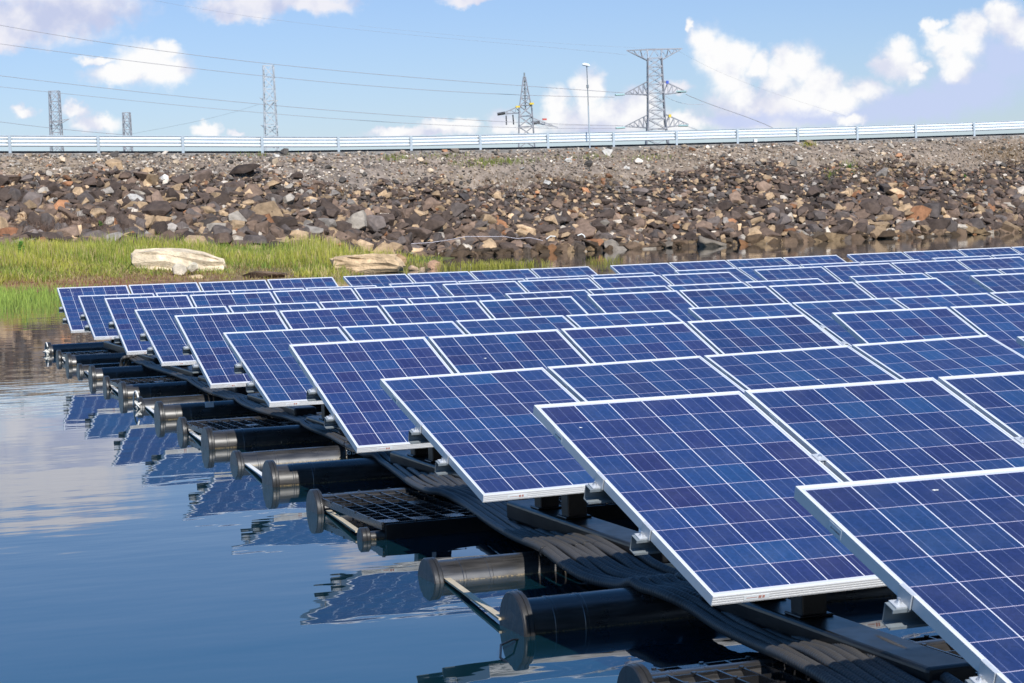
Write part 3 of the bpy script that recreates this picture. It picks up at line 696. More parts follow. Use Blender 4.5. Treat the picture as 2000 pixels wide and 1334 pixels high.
m = MB(); m.box((-.09, -.08, -.05), (.09, .08, .12)); o = m.build('body', M['white'], t); shade_bevel(o, .015)

# ------------------------------------------------------------------ pylons
def lattice(mb, A, B, wa, wb, n, th, q):   # square lattice mast from A to B, axes q
    A = Vector(A); B = Vector(B); ux, uy = Vector(q[0]), Vector(q[1])
    def cor(t): 
        c = A.lerp(B, t); w = wa + (wb-wa)*t
        return [c + ux*w/2*sx + uy*w/2*sy for sx, sy in ((-1,-1),(1,-1),(1,1),(-1,1))]
    for k in range(4): mb.bar(cor(0)[k], cor(1)[k], th*1.5)
    for i in range(n):
        a, b = cor(i/n), cor((i+1)/n)
        for k in range(4):
            j = (k+1) % 4; mb.bar(a[k], b[j], th); mb.bar(a[j], b[k], th); mb.bar(b[k], b[j], th)
def arm(mb, root_hi, root_lo, tip, half, uy, th, n=5):
    uy = Vector(uy); rh, rl, tp = Vector(root_hi), Vector(root_lo), Vector(tip)
    for s in (-1, 1):
        a, b = rh + uy*half*s, rl + uy*half*s
        mb.bar(a, tp, th*1.2); mb.bar(b, tp, th*1.3)
        for i in range(n):
            t0, t1 = i/n, (i+1)/n
            mb.bar(b.lerp(tp, t0), a.lerp(tp, t1 if t1 < 1 else .97), th*.8); mb.bar(a.lerp(tp, t0), b.lerp(tp, t0), th*.7)
def tower_frame(px, ytop, D, rot=0):
    top = AT(px, ytop, D); base = np.array([top[0], top[1], .2]); a = math.atan2(HF[0], HF[1]) + rot
    return top, base, (math.cos(a), -math.sin(a), 0), (math.sin(a), math.cos(a), 0)
D1 = 470; top, base, ux, uy = tower_frame(1278, 98, D1)
T1 = thing('transmission_tower', 'big grey lattice pylon with wide top beam and two crossarms, right of the lamp', 'pylon', base)
sc = D1 / F
def z1(y): return (411 - y)*sc + CAMZ - base[2]
UX, UY = np.array(ux), np.array(uy)
def l1(x, y, dy=0): return tuple(UX*(x)*sc + UY*dy + np.array([0, 0, z1(y)]))
m = MB(); lattice(m, l1(0, 411), l1(0, 235), 66*sc, 33*sc, 9, .16, (ux, uy)); lattice(m, l1(0, 235), l1(0, 118), 33*sc, 27*sc, 7, .13, (ux, uy)); m.build('mast', M['pylon'], T1)
m = MB()
for s in (-1, 1):
    arm(m, l1(0, 101), l1(s*13, 122), l1(s*54, 101), 1.4, uy, .13, 4)
m.bar(l1(-54, 101), l1(54, 101), .2); m.build('top_beam', M['pylon'], T1)
for s in (-1, 1):
    m = MB(); arm(m, l1(s*14, 162), l1(s*15, 188), l1(s*61, 185), 1.5, uy, .15, 5); m.build('crossarm', M['pylon'], T1)
    m = MB(); arm(m, l1(s*15, 226), l1(s*16, 252), l1(s*62, 248), 1.6, uy, .15, 5); m.build('crossarm', M['pylon'], T1)
for x, y in ((-61, 186), (-62, 250), (40, 184), (42, 250)):
    m = MB(); p0 = np.array(l1(x, y, -.5)); p1 = np.array(l1(x-18 if x < 0 else x+18, y+1, -1.5)); m.tube([p0, p1], .22, 8); m.build('insulator', M['insul'], T1)
m = MB(); m.box((-.3, -.1, -.32), (.3, .1, .32), 0, Matrix.Translation(l1(22, 166, -2))); m.build('marker_plate', M['blue'], T1)
m = MB(); m.box((-.3, -.1, -.32), (.3, .1, .32), 0, Matrix.Translation(l1(25, 231, -2))); m.build('marker_plate', M['yellow'], T1)
def thin_tower(px, ytop, wtop, wbot, D, label, name='lattice_mast', arms=(), mat_='pylon_light'):
    top, base, ux, uy = tower_frame(px, ytop, D); t = thing(name, label, 'pylon', base); s = D/F; h = top[2]-base[2]
    m = MB(); lattice(m, (0, 0, 0), (0, 0, h), wbot*s, wtop*s, 14, .11*D/500, (ux, uy)); m.build('mast', M[mat_], t)
    for x0, x1, y0, y1 in arms:
        m = MB(); hh = lambda y: h - (y-ytop)*s
        a = np.array(ux)*x0*s; b = np.array(ux)*x1*s
        for dy in (-.5, .5):
            m.bar(a + np.array(uy)*dy + [0, 0, hh(y0)], b + [0, 0, hh(y1)], .15*D/500); m.bar(a + np.array(uy)*dy + [0, 0, hh(y0+9)], b + [0, 0, hh(y1)], .15*D/500)
        m.build('crossarm', M[mat_], t)
    return t
thin_tower(524, 128, 19, 30, 500, 'tall bright lattice mast with flat top, left of the photo centre', arms=((0, -19, 198, 190), (0, 16, 195, 196), (0, -19, 248, 243), (0, 16, 246, 247)))
thin_tower(106, 178, 18, 26, 600, 'grey lattice mast with flat top standing furthest left', arms=((0, 26, 236, 233), (0, -10, 236, 236)), mat_='pylon')
thin_tower(247, 220, 13, 20, 760, 'shortest and most distant lattice mast, third from the left edge', mat_='pylon')
D5 = 430; top, base, ux, uy = tower_frame(1024, 142, D5)
T5 = thing('transmission_tower', 'slim pointed pylon with black insulators, between mast and street lamp', 'pylon', base); s5 = D5/F
def l5(x, y, dy=0): return tuple(np.array(ux)*x*s5 + np.array(uy)*dy + np.array([0, 0, top[2]-base[2]-(y-142)*s5]))
m = MB(); lattice(m, l5(0, 411), l5(0, 205), 42*s5, 24*s5, 10, .13, (ux, uy)); lattice(m, l5(0, 205), l5(0, 150), 22*s5, 4*s5, 4, .10, (ux, uy)); m.build('mast', M['pylon'], T5)
m = MB(); m.tube([l5(0, 215), l5(0, 142)], .16, 8); m.build('spire', M['galv'], T5)
m = MB(); arm(m, l5(-8, 205), l5(-10, 219), l5(-50, 221), 1.0, uy, .12, 4); m.build('crossarm', M['pylon'], T5)
m = MB(); arm(m, l5(8, 228), l5(10, 238), l5(62, 250), 1.0, uy, .12, 4); m.build('crossarm', M['pylon'], T5)
for pts in (((-55, 221), (-40, 219)), ((12, 241), (27, 239)), ((-38, 224), (-38, 242)), ((-25, 223), (-24, 242))):
    m = MB(); m.tube([l5(*q, -1) for q in pts], .30 if pts[0][1] != pts[1][1]+0 and abs(pts[0][0]-pts[1][0]) > 5 else .13, 8); m.build('insulator', M['insul_dark'], T5)
for x, y, c in ((-15, 208, 'yellow'), (12, 203, 'yellow'), (36, 234, 'red')):
    m = MB(); m.box((-.45, -.1, -.18), (.45, .1, .18), 0, Matrix.Translation(l5(x, y, -1.6))); m.build('marker_plate', M[c], T5)

# ------------------------------------------------------------------ wires
def wire(px, D0, D1, label, r=.03, ext=0):
    xs_ = [p[0] for p in px]; ys_ = [p[1] for p in px]; co_ = np.polyfit(xs_, ys_, min(3, len(px)-1))
    x0, x1 = xs_[0], xs_[-1]; x0 -= ext
    pts = []
    for i in range(41):
        t = i/40; x = x0 + (x1-x0)*t; pts.append(AT(x, np.polyval(co_, x), 1/((1-t)/D0 + t/D1)))
    m = MB(); m.tube(pts, r, 5, radii=[r*np.dot(p, HF)/300 for p in pts]); o = m.build('power_line', M['wire']); return tag(o, label, 'power line', 'overhead power lines')
wire([(0, 50), (250, 87), (520, 127), (700, 142), (960, 161), (1217, 182)], 240, 468, 'topmost dark power line coming from the upper left to the big pylon', .038, 250)
wire([(0, 86), (250, 117), (520, 150), (700, 166), (960, 182), (1200, 190)], 240, 468, 'second power line from the top, ending at the big pylon middle arm', .036, 250)
wire([(0, 148), (250, 177), (480, 200), (700, 221), (970, 236), (1217, 246)], 240, 468, 'third power line from the top, passing in front of the bright mast', .036, 250)
wire([(0, 170), (250, 194), (520, 222), (700, 236), (960, 246), (1200, 251)], 240, 468, 'fourth power line, close beneath the third one', .030, 250)
wire([(0, 238), (100, 250), (240, 263)], 250, 320, 'lowest power line sinking behind the guardrail at far left', .034, 250)
wire([(300, 0), (500, 36), (700, 55), (960, 84), (1225, 107)], 250, 468, 'faint thin line above, reaching the top beam of the big pylon', .014)
wire([(700, 50), (1000, 78), (1325, 97)], 330, 474, 'faintest upper line reaching the far tip of the big pylon top beam', .010)
wire([(505, 204), (430, 226), (350, 244), (255, 262)], 500, 740, 'faint line drooping from the bright mast down to the left', .014)
wire([(1339, 184), (1375, 199), (1440, 222), (1510, 250)], 470, 520, 'pale line dropping from the big pylon to the right', .045)
wire([(1290, 182), (1320, 198), (1350, 204), (1375, 203)], 470, 476, 'short jumper loop under the right middle arm of the big pylon', .026)
wire([(1339, 246), (1352, 250), (1368, 257)], 470, 500, 'short line dropping from the lower right arm of the big pylon', .034)
wire([(1326, 100), (1400, 138), (1530, 188), (1650, 226)], 470, 560, 'faint line falling from the top beam to the right clouds', .010)
wire([(1008, 252), (1120, 245), (1215, 246)], 430, 468, 'short line between the slim pylon and the big pylon', .018)

# ------------------------------------------------------------------ solar panels
ROWS = [[2.9713, 5.6825, 0.9715, 0.0, 0.3269, 0.0], [3.0984, 8.276, 1.0226, 0.0565, 0.3608, -0.0037], [3.318, 11.3192, 0.9311, 0.0294, 0.2992, 0.0085], [3.5067, 14.1684, 0.9791, 0.0193, 0.3592, 0.0028], [3.6928, 17.1727, 0.9301, -0.0006, 0.2904, -0.001], [3.7965, 19.7945, 0.9768, -0.0011, 0.3476, 0.0013], [3.8989, 22.5675, 0.9425, -0.0119, 0.2992, -0.0048], [3.9834, 25.0838, 0.9987, -0.0128, 0.3493, -0.0042], [4.0937, 27.9494, 0.9518, -0.031, 0.295, -0.0085], [4.1782, 30.5228, 0.9958, -0.0302, 0.3412, -0.0027]]
BLK = {(2, 3): [7.7573, 14.1706, 0.998, -0.0292, -0.0002], (2, 4): [7.9066, 17.0926, 0.94, -0.0384, 0.0011], (2, 5): [8.0254, 19.7785, 0.9904, -0.0134, 0.0], (2, 6): [8.1306, 22.5405, 0.9303, 0.011, 0.0008], (2, 7): [8.217, 25.0879, 0.9806, 0.0298, -0.0025], (2, 8): [8.3474, 27.8757, 0.9255, 0.0323, -0.0023], (2, 9): [8.4188, 30.4729, 0.9855, 0.0453, -0.0034], (3, 5): [12.5478, 19.792, 0.9948, 0.0, 0.0], (3, 6): [12.5099, 22.4028, 0.949, -0.0354, 0.0018], (3, 7): [12.5136, 24.9477, 0.9931, -0.0174, 0.0038], (3, 8): [12.6075, 27.6952, 0.9413, 0.0065, 0.001], (3, 9): [12.6939, 30.3, 0.9814, 0.0253, 0.0024], (4, 8): [16.8023, 27.5445, 0.9617, -0.0097, -0.0009], (4, 9): [16.7858, 30.1132, 1.0004, -0.0242, 0.0016]}
GAP = .0291; PIT = W + GAP
SETS = {}                                # (block, row) -> x, y, z, yaw, tilt, roll
for r, (x, y, z, ya, ti, ro) in enumerate(ROWS): SETS[(1, r)] = (x, y, z, ya, ti, ro)
for (b, r), (x, y, z, ya, ro) in BLK.items(): SETS[(b, r)] = (x, y, z, ya, ROWS[r][4], ro)
SETS[(2, 2)] = (7.56, 11.40, .945, -.01, ROWS[2][4], 0)
def set_matrix(k):
    x, y, z, ya, ti, ro = SETS[k]
    return Matrix.Translation((x, y, z)) @ Matrix.Rotation(ya, 4, 'Z') @ Matrix.Rotation(-ro, 4, 'Y') @ Matrix.Rotation(ti, 4, 'X')
T = .040; LIP = .009
def make_panel():
    root = thing('solar_panel', '', 'solar panel', group='solar panels of the floating array')
    f = MB()
    for lo, hi in (((0, -LIP, -T), (W, 0, 0)), ((0, -LP, -T), (W, -LP+LIP, 0)), ((0, -LP+LIP, -T), (LIP, -LIP, 0)), ((W-LIP, -LP+LIP, -T), (W, -LIP, 0))): f.box(lo, hi)
    for lo, hi in (((LIP, -.030, -T), (W-LIP, -LIP, -T+.002)), ((LIP, -LP+LIP, -T), (W-LIP, -LP+.030, -T+.002))): f.box(lo, hi)
    for k in range(4):                   # the ribs along the outside of the short sides
        z0 = -T + .004 + k*.0095; f.box((.001, -LP-.0016, z0), (W-.001, -LP, z0+.0055))
    f.build('frame', M['alu'], root)
    g = MB(); g.add([(LIP, -LP+LIP, -.003), (W-LIP, -LP+LIP, -.003), (W-LIP, -LIP, -.003), (LIP, -LIP, -.003)], [(0, 1, 2, 3)]); g.build('cell_sheet', M['cells'], root)
    g = MB(); g.add([(LIP, -LP+LIP, -.009), (W-LIP, -LP+LIP, -.009), (W-LIP, -LIP, -.009), (LIP, -LIP, -.009)], [(0, 3, 2, 1)]); g.build('back_sheet', M['back'], root)
    j = MB(); j.box((W/2-.06, -.20, -.034), (W/2+.06, -.10, -.010)); j.build('junction_box', M['black'], root)
    l = MB(); l.box((-.0006, -.30, -.033), (0, -.225, -.006)); lb = l.build('barcode_label', M['paper'], root)
    k = MB(); y = -.292
    while y < -.235:
        w_ = random.choice((.0015, .003, .005)); k.box((-.0011, y, -.024), (-.0007, y+w_, -.019)); y += w_ + random.choice((.002, .003))
    k.build('bar_print', M['ink'], lb)
    s = MB(); s.box((.13, -LP-.0022, -.030), (.235, -LP-.0017, -.013)); sb = s.build('serial_label', M['paper'], root)
    k = MB(); k.box((.19, -LP-.0028, -.027), (.202, -LP-.0023, -.016)); k.box((.206, -LP-.0028, -.027), (.216, -LP-.0023, -.016)); k.box((.14, -LP-.0028, -.023), (.185, -LP-.0023, -.021)); k.build('serial_print', M['redink'], sb)
    return root
COUNT = {(1, 0): 3, (1, 1): 4, (1, 2): 4, (2, 2): 1, (2, 3): 2, (3, 5): 2, (3, 6): 3, (4, 8): 3, (4, 9): 4}
BN = {1: 'leftmost', 2: 'second', 3: 'third', 4: 'rightmost'}
proto = make_panel(); first = True
RN = ['nearest', 'second', 'third', 'fourth', 'fifth', 'sixth', 'seventh', 'eighth', 'ninth', 'rearmost']
droppings = {(1, 9, 0): [(.08, -.2), (.14, -.12), (.19, -.3), (.2, -.22)], (2, 9, 3): [(.25, -.12), (.24, -.22), (.6, -.2), (.58, -.12)], (1, 3, 1): [(.28, -.42)], (1, 1, 0): [(.11, -.235)], (2, 3, 0): [(.3, -.36)], (1, 0, 0): [(.43, -.10)], (1, 2, 2): [(.5, -.5)], (1, 3, 2): [(.7, -.07)]}
def clean(s): return s
panels = {}
for (b, r), _ in sorted(SETS.items()):
    n = COUNT.get((b, r), 4); Mx = set_matrix((b, r))
    for p in range(n):
        o = proto if first else copy_tree(proto); first = False
        jit = Matrix.Translation((p*PIT, random.gauss(0, .002), random.gauss(0, .0015)))
        o.matrix_world = Mx @ jit
        where = f'{ORD[p]} from left in the {RN[r]} row of the {BN[b]} block' if (b, r) != (1, 0) or p else 'the nearest one, cut off by the lower right corner'
        o['label'] = f'blue solar panel, {where}'
        panels[(b, r, p)] = o
for (b, r, p), spots in droppings.items():
    o = panels[(b, r, p)]
    if (b, r) != (1, 0): o['label'] = f'blue panel with white bird droppings, {ORD[p]} in the {RN[r]} row of the {BN[b]} block'
    d = MB(); rr_ = random.Random(r*7+p)
    for x, y in spots:
        nn = 9
        d.add([(x + math.cos(6.283*k/nn)*.0055*rr_.uniform(.4, 1.4)*(2.0 if k % 4 == 0 else 1), y + math.sin(6.283*k/nn)*.0055*rr_.uniform(.4, 1.4), -.0022) for k in range(nn)], [tuple(range(nn))])
    d.build('bird_dropping', M['white'], o)

# mounting rails under the panels
def make_rail(n, last):
    L0, L1 = -.052, n*PIT - GAP + .052
    root = thing('mounting_rail', '', 'rail', group='mounting rails under the panels')
    m = MB(); zt = -T - .003
    m.box((L0, .018, zt-.060), (L1, .021, zt-.003)); m.box((L0, -.026, zt-.003), (L1, .021, zt)); m.box((L0, -.026, zt-.063), (L1, .021, zt-.060)); m.box((L0, -.026, zt-.011), (L1, -.023, zt-.003)); m.box((L0, -.026, zt-.060), (L1, -.023, zt-.054))
    m.build('channel', M['galv'], root)
    for k in range(n+1):
        if 0 < k < n:
            c = MB(); x = k*PIT - GAP/2; c.box((x-.022, -.03, .0005), (x+.022, .03, .004)); c.box((x-.010, -.025, zt), (x+.010, .025, .0005)); cl = c.build('mid_clamp', M['clamp'], root)
            c = MB(); c.tube([(x, 0, .004), (x, 0, .012)], .008, 6); c.build('bolt', M['bolt'], cl); continue
        s = -1 if k == 0 else 1; x = 0 if k == 0 else n*PIT - GAP
        c = MB(); a, e = sorted((x + s*.0025, x + s*.006)); c.box((a, -.035, zt+.0005), (e, .035, .003)); a, e = sorted((x + s*.006, x + s*.040)); c.box((a, -.022, zt+.0005), (e, .022, zt+.005)); a, e = sorted((x + s*.0025, x - s*.009)); c.box((a, -.035, .0005), (e, .035, .003))
        cl = c.build('end_clamp', M['clamp'], root)
        c = MB(); c.tube([(x + s*.022, 0, zt+.005), (x + s*.022, 0, zt+.013)], .009, 6); c.tube([(x + s*.022, 0, zt+.013), (x + s*.022, 0, zt+.022)], .005, 6); c.build('bolt', M['bolt'], cl)
    return root
RAILS = {}
for (b, r) in sorted(SETS):
    n = COUNT.get((b, r), 4)
    for h, fr in (('upper', .415), ('lower', .675)):
        if n in RAILS: o = copy_tree(RAILS[n])
        else: o = RAILS[n] = make_rail(n, True)
        o.matrix_world = set_matrix((b, r)) @ Matrix.Translation((0, -LP*fr, 0))
        o['label'] = f'galvanised channel rail under the {h} half of the {RN[r]} row, {BN[b]} block'

# ------------------------------------------------------------------ float pipes
PY = [5.70, 7.12, 8.60, 10.04, 11.49, 12.80, 14.28, 15.62, 16.98, 18.36, 19.80, 21.25, 22.62, 24.12, 25.62, 27.08, 28.50, 29.90, 31.45]
KIND = ['s', 'g', 'd', 'b', 's', 'g', 'd', 'b', 'd', 'g', 'd', 'b', 'd', 'g', 'd', 'b', 'd', 'g', 'd']
def pipe_x(y): return 3.08 + .0455*(y-8.6)
RADII = {'d': (.128, .163, .010), 'b': (.135, .152, -.042), 'g': (.105, .145, -.005), 's': (.036, .062, .010)}
def make_pipe(kind, Lp_=4.25):
    r, R, zc = RADII[kind]; root = thing('float_pipe', '', 'pipe', group='black float pipes under the array')
    m = MB(); x0 = .052
    if kind == 's': m.lathe_x([(x0, r), (.15, r), (.152, .034), (Lp_-.15, .034), (Lp_-.05, r)])
    else: m.lathe_x([(x0, r*.985), (.16, r*.985), (.163, r*1.006), (.175, r*1.006), (.178, r), (.30, r), (.303, r*1.012), (.318, r*1.012), (.321, r), (Lp_-.2, r), (Lp_-.05, r)])
    m.build('tube', M['hdpe'], root)
    for s, xx in ((1, 0), (-1, Lp_)):
        m = MB(); a = [(0, .001), (0, R-.006), (.006, R), (.024, R), (.027, R-.004), (.029, R-.004), (.031, R), (.047, R), (.053, R-.006), (.053, r*.9)]
        if s < 0: a = [(Lp_ - x, q) for x, q in a]; a.reverse()
        m.lathe_x(a, 48); fl = m.build('flange', M['flange'], root)
    return root
PP = {}
pn = 0
nth = {'d': 0, 'b': 0, 'g': 0, 's': 0}
for y, k in zip(PY, KIND):
    if k in PP: o = copy_tree(PP[k])
    else: o = PP[k] = make_pipe(k)
    o.location = (pipe_x(y), y, RADII[k][2]); o.rotation_euler = (0, 0, .0)
    o['label'] = f'{ {"d": "thick shaded black", "b": "thick sunlit black", "g": "black capped", "s": "thin small capped"}[k]} float pipe, {ORD[pn]} pipe end counting from the camera'
    pn += 1
    if y > 8 and y < 11 and k == 'b':
        cu = bpy.data.curves.new('chalk_mark', 'FONT'); cu.body = '8b71'; cu.size = .075
        tmp = bpy.data.objects.new('chalk_mark', cu); me = bpy.data.meshes.new_from_object(tmp); me.materials.append(M['chalk'])
        r = RADII['b'][0]
        for v in me.vertices:
            a = .55 + v.co.y / r; v.co = Vector((v.co.x, -math.cos(a)*(r+.0015), math.sin(a)*(r+.0015)))
        ch = bpy.data.objects.new('chalk_mark', me); C.objects.link(ch); ch.parent = o; ch.location = (.86, 0, 0)
    for b in (2, 3, 4):
        if y < {2: 13, 3: 18, 4: 26}[b]: continue
        c = copy_tree(PP[k]); c.location = (pipe_x(y) + (b-1)*4.40, y - .05*(b-1), RADII[k][2])
        c['label'] = f'black float pipe hidden below the panels of the {BN[b]} block'; c['group'] = 'float pipes hidden below the back blocks'

# walkway gratings between the pipes
def make_grate(nx, ly, cx=.10):
    root = thing('walkway_grating', '', 'grating', group='black walkway gratings')
    m = MB(); ny = int(round(ly/.13)); cy = ly/ny; w_ = nx*cx
    def sag(x, y): return 0
    for i in range(nx+1): m.box((i*cx-.0045, 0, -.042), (i*cx+.0045, ly, 0))
    for j in range(ny+1):
        for i in range(nx): m.box((i*cx+.0045, j*cy-.0035, -.042), (i*cx+cx-.0045, j*cy+.0035, -.002))
    f = m
    for j, ii in ((0, (0, 2, 4, 7, 9)), (ny-1, (0, 2, 5, 8, 11)), (ny//2, (4, 7))):
        for i in ii:
            if i < nx: f.box((i*cx+.0045, j*cy+.0035, -.012), (i*cx+cx-.0045, j*cy+cy-.0035, -.001))
    e = m
    for i in range(nx):                   # bolt bosses on the grid knots
        for j in range(0, ny+1, 1):
            if (i+j) % 2 == 0: e.tube([(i*cx, j*cy, -.01), (i*cx, j*cy, .004)], .010, 6)
    m.build('grid', M['grate'], root)
    s = MB(); s.box((.012, -.03, -.11), (w_-.012, -.005, -.008)); s.build('skirt', M['black'], root)
    return root
gp = None
for i, (k0, k1) in enumerate(((0, 1), (4, 5), (8, 9), (12, 13), (16, 17))):
    y0, y1 = PY[k0], PY[k1]
    for half in (0, 1):
        if gp is None: o = gp = make_grate(16, 1.44)
        else: o = copy_tree(gp)
        y = y0 - .04; o.location = (pipe_x(y) + .13 + half*1.66, y, .095); o.rotation_euler = (0, 0, .02)
        o.scale = (1, (y1-y0+.12)/1.44, 1)
        o['label'] = f'black plastic walkway grating, {ORD[i]} walkway from the camera, ' + ('outer plate at the water edge' if half == 0 else 'inner plate beneath the panels')

# support beams with legs
def make_support(hl, hu, dy):
    root = thing('support_frame', '', 'support', group='black support beams with legs')
    m = MB(); m.box((-.10, -1.05, 0), (.10, .80, .105)); o = m.build('beam', M['beam'], root); shade_bevel(o, .018, 3)
    for y, h in ((0, hl), (dy, hu)):
        m = MB(); m.box((-.055, y-.05, .105), (.055, y+.05, .105+h)); m.box((-.075, y-.07, .105), (.075, y+.07, .117)); o = m.build('leg', M['black'], root); shade_bevel(o, .006)
    return root
for (b, r) in sorted(SETS):
    n = COUNT.get((b, r), 4); Mx = set_matrix((b, r))
    for j, xo in enumerate((.72, 2.02, 3.45)):
        if xo > n*PIT: continue
        pl = Mx @ Vector((xo, -LP*.675, -T-.067)); pu = Mx @ Vector((xo, -LP*.415, -T-.067)); zb = .105
        o = make_support(pl.z-zb-.105, pu.z-zb-.105, pu.y-pl.y); o.location = (pl.x, pl.y, zb)
        o['label'] = f'black beam with two legs, {ORD[j]} from left under the {RN[r]} row, {BN[b]} block'

# ------------------------------------------------------------------ conduits
def clear(y):
    z = .05
    for yp, k in zip(PY, KIND):
        r, _, zc = RADII[k]
        if abs(y-yp) < r: z = max(z, math.sqrt(r*r-(y-yp)**2)+zc+.026)
        elif abs(y-yp) < r+.12: z = max(z, zc+.02+.03*(1-(abs(y-yp)-r)/.12))
    return z
CPX = [(1820,1480,.13),(1700,1400,.13),(1600,1334,.15),(1530,1290,.16),(1470,1264,.13),(1400,1229,.11),(1340,1192,.12),(1290,1166,.15),(1245,1155,.14),(1180,1145,.10),(1130,1130,.11),(1092,1105,.14),(1042,1073,.16),(1000,1054,.12),(960,1031,.08),(900,991,.09),(860,969,.13),(828,963,.14),(800,945,.15),(770,925,.12),(740,906,.11),(700,886,.15),(670,869,.12),(640,853,.14),(600,839,.16),(560,819,.12),(500,803,.14),(440,778,.12),(400,763,.14),(340,736,.12),(280,716,.13),(252,702,.17),(238,698,.20)]
CY = []
for x_, y_, z_ in CPX:
    for _ in range(4):
        p_ = U(x_, y_, z_); z_ = max(z_, clear(p_[1]))
    CY.append((p_[1], p_[0], p_[2]))
yl, xl, zl = CY[-1]; CY += [(yl+.10, xl-.03, .10), (yl+.12, xl-.05, -.06)]
END = [99, 99, 99, 22.6, 19.5, 18.6, 16.2, 13.6, 12.6]
cyv, cxv, czv = [np.array(q) for q in zip(*CY)]
def mat_conduit():
    m, N, L, b = mat('corrugated conduit')
    b.inputs['Base Color'].default_value = (.060, .057, .055, 1); b.inputs['Roughness'].default_value = .5
    return m
M['conduit'] = mat_conduit()
CN = ['leftmost', 'second', 'third', 'fourth', 'fifth', 'sixth', 'seventh', 'eighth', 'rightmost']
for i in range(9):
    rr = random.Random(40+i); r0 = .0222; pts = []
    stop = END[i]; 
    ctrl = [(yy, xx, zz) for yy, xx, zz in CY if yy <= stop + .01]
    if stop < 90: yy, xx, zz = ctrl[-1]; ctrl += [(yy+.35, xx+.10, zz-.02), (yy+.5, xx+.5, zz-.02), (yy+.52, xx+1.3, zz-.03)]
    P = []
    for k, (yy, xx, zz) in enumerate(ctrl):
        off = i*.047 if k < len(ctrl)-3 or stop < 90 else i*.055
        P.append(Vector((xx + .027 + off + rr.gauss(0, .006), yy + rr.gauss(0, .01), zz + .004 + rr.gauss(0, .005) + (.02 if i == 8 else 0))))
    # smooth path
    Q = [P[0]]
    for k in range(len(P)-1):
        p0, p1, p2, p3 = P[max(k-1, 0)], P[k], P[k+1], P[min(k+2, len(P)-1)]
        n = 10
        for s in range(1, n+1):
            t = s/n; Q.append(.5*((2*p1) + (p2-p0)*t + (2*p0-5*p1+4*p2-p3)*t*t + (3*p1-p0-3*p2+p3)*t**3))
    Q = [Vector((q.x, q.y, max(q.z, clear(q.y) - .002) if k < len(Q)-22 else q.z)) for k, q in enumerate(Q)]
    for _ in range(3): Q = [Q[0]] + [Vector((b_.x, b_.y, max(b_.z, .25*a_.z+.5*b_.z+.25*c_.z))) for a_, b_, c_ in zip(Q, Q[1:], Q[2:])] + [Q[-1]]
    # ribs: finer near the camera
    R_, RR = [], []
    acc = 0
    for k in range(len(Q)-1):
        a, b_ = Q[k], Q[k+1]; L = (b_-a).length; step = .0055 if a.y < 10.6 else .03
        n = max(1, int(L/step))
        for s in range(n):
            R_.append(a.lerp(b_, s/n)); acc += L/n
            RR.append(r0*(1 + (.09*math.cos(2*PI*acc/.021) if a.y < 10.6 else 0)))
    m = MB(); m.tube(R_, r0, 10, radii=RR); o = m.build('conduit', M['conduit'])
    tag(o, f'black corrugated cable conduit, {CN[i]} of the bundle crossing the float pipes', 'conduit', 'corrugated conduits running along the array edge')
# cable ties
for i, (y, lab) in enumerate(((5.75, 'front walkway'), (9.62, 'first sunlit pipe'), (12.35, 'second walkway'), (15.35, 'second sunlit pipe'))):
    x = float(np.interp(y, cyv, cxv)); z = float(np.interp(y, cyv, czv)); m = MB(); n = 8 if y < 13 else 5
    for k in range(n): m.tube([(x + .027 + k*.047 + math.cos(a)*.0255, y + .01*((k*7) % 3), z + .004 + math.sin(a)*.0255) for a in np.linspace(0, 2*PI, 12)], .004, 4, cap=False)
    tag(m.build('cable_tie', M['black']), f'row of black cable ties round the conduits over the {lab}', 'cable tie')

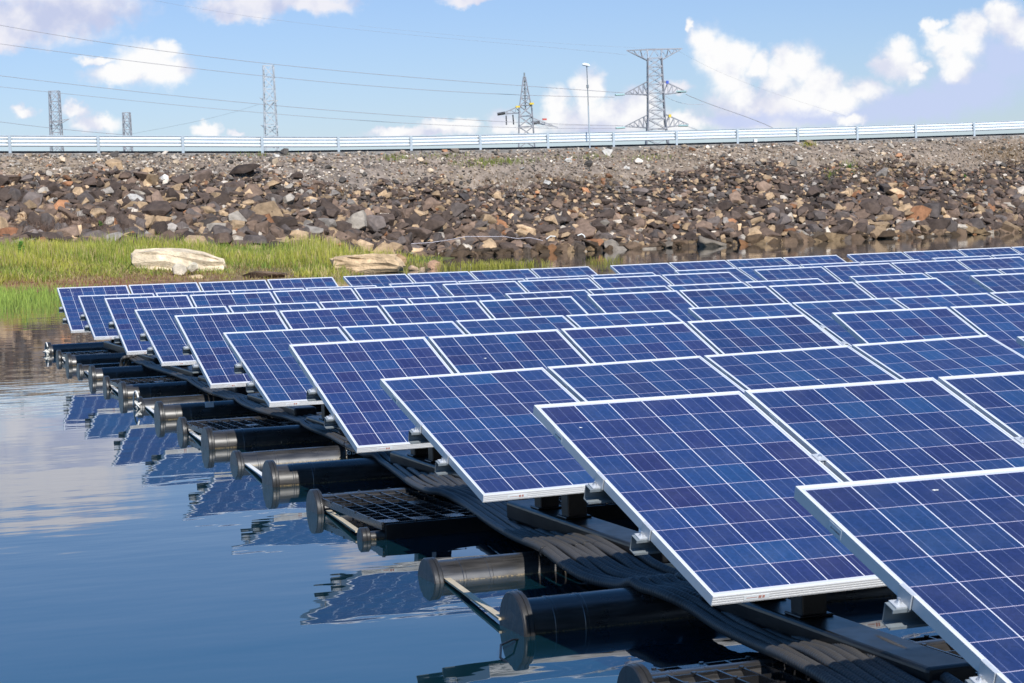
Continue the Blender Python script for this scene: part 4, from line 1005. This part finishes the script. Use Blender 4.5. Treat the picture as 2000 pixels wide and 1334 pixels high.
# tie bars between neighbouring pipe ends
for i, (k, lab, mt) in enumerate(((2, 'the front dark pipe and the first sunlit pipe', 'strap'), (4, 'the two caps of the second walkway', 'strap'), (6, 'the shaded pipe and the second sunlit pipe', 'white'), (8, 'the caps of the third walkway', 'white'), (10, 'the fourth pair of thick pipes', 'white'), (12, 'the caps of the fourth walkway', 'white'), (14, 'the fifth pair of thick pipes', 'galv'), (16, 'the caps of the last walkway', 'white'))):
    y0, y1 = PY[k], PY[k+1]; m = MB()
    za, zb = (.03, .015)
    m.bar((pipe_x(y0)+.005 if k == 2 else pipe_x(y0)+.03, y0+.13, za), (pipe_x(y1)+.075, y1-.12, zb), .034, .010)
    o = m.build('tie_bar', M[mt]); tag(o, f'flat pale tie bar linking {lab}', 'tie bar')
def rope(y, lab):
    x = pipe_x(y); t = thing('mooring_rope', lab, 'rope', (x, y, 0)); m = MB(); pts = []
    for a in np.linspace(-.5, 2.4, 22): pts.append((-.012, math.cos(a)*.168-.03, math.sin(a)*.168))
    m.tube(pts, .009, 6); m.build('loop', M['white'], t)
    m = MB(); rr = random.Random(int(y)); m.tube([(-.02+rr.gauss(0, .02), -.14+rr.gauss(0, .03), .03+rr.gauss(0, .025)) for _ in range(14)], .012, 6); m.build('knot', M['white'], t)
    m = MB(); m.tube([(-.02, -.15, .03), (-.03, -.16, -.06), (-.02, -.15, -.2)], .008, 6); m.build('tail', M['white'], t)
rope(21.25, 'white rope knotted round the flange of the third sunlit pipe'); rope(31.45, 'white rope knotted round the flange of the farthest pipe')
m = MB(); m.tube([(3.06, 8.45, -.01), (2.97, 8.28, .03), (2.88, 8.18, .035), (2.83, 8.05, .01), (2.86, 7.92, -.02)], .005, 6); tag(m.build('loose_wire', M['black']), 'thin black wire loop sticking out of the water by the front pipe', 'wire')
m = MB(); m.box((4.02, 19.61, .10), (4.10, 19.63, .15)); tag(m.build('tag_plate', M['paper']), 'small pale tag on the shaded pipe beside the third walkway', 'tag')

# ------------------------------------------------------------------ colour management
vs_ = scene.view_settings; vs_.view_transform = 'Standard'; vs_.look = 'None'; vs_.exposure = .2; vs_.gamma = 1
scene.cycles.max_bounces = 8; scene.cycles.diffuse_bounces = 3; scene.cycles.glossy_bounces = 4; scene.cycles.caustics_reflective = False; scene.cycles.caustics_refractive = False
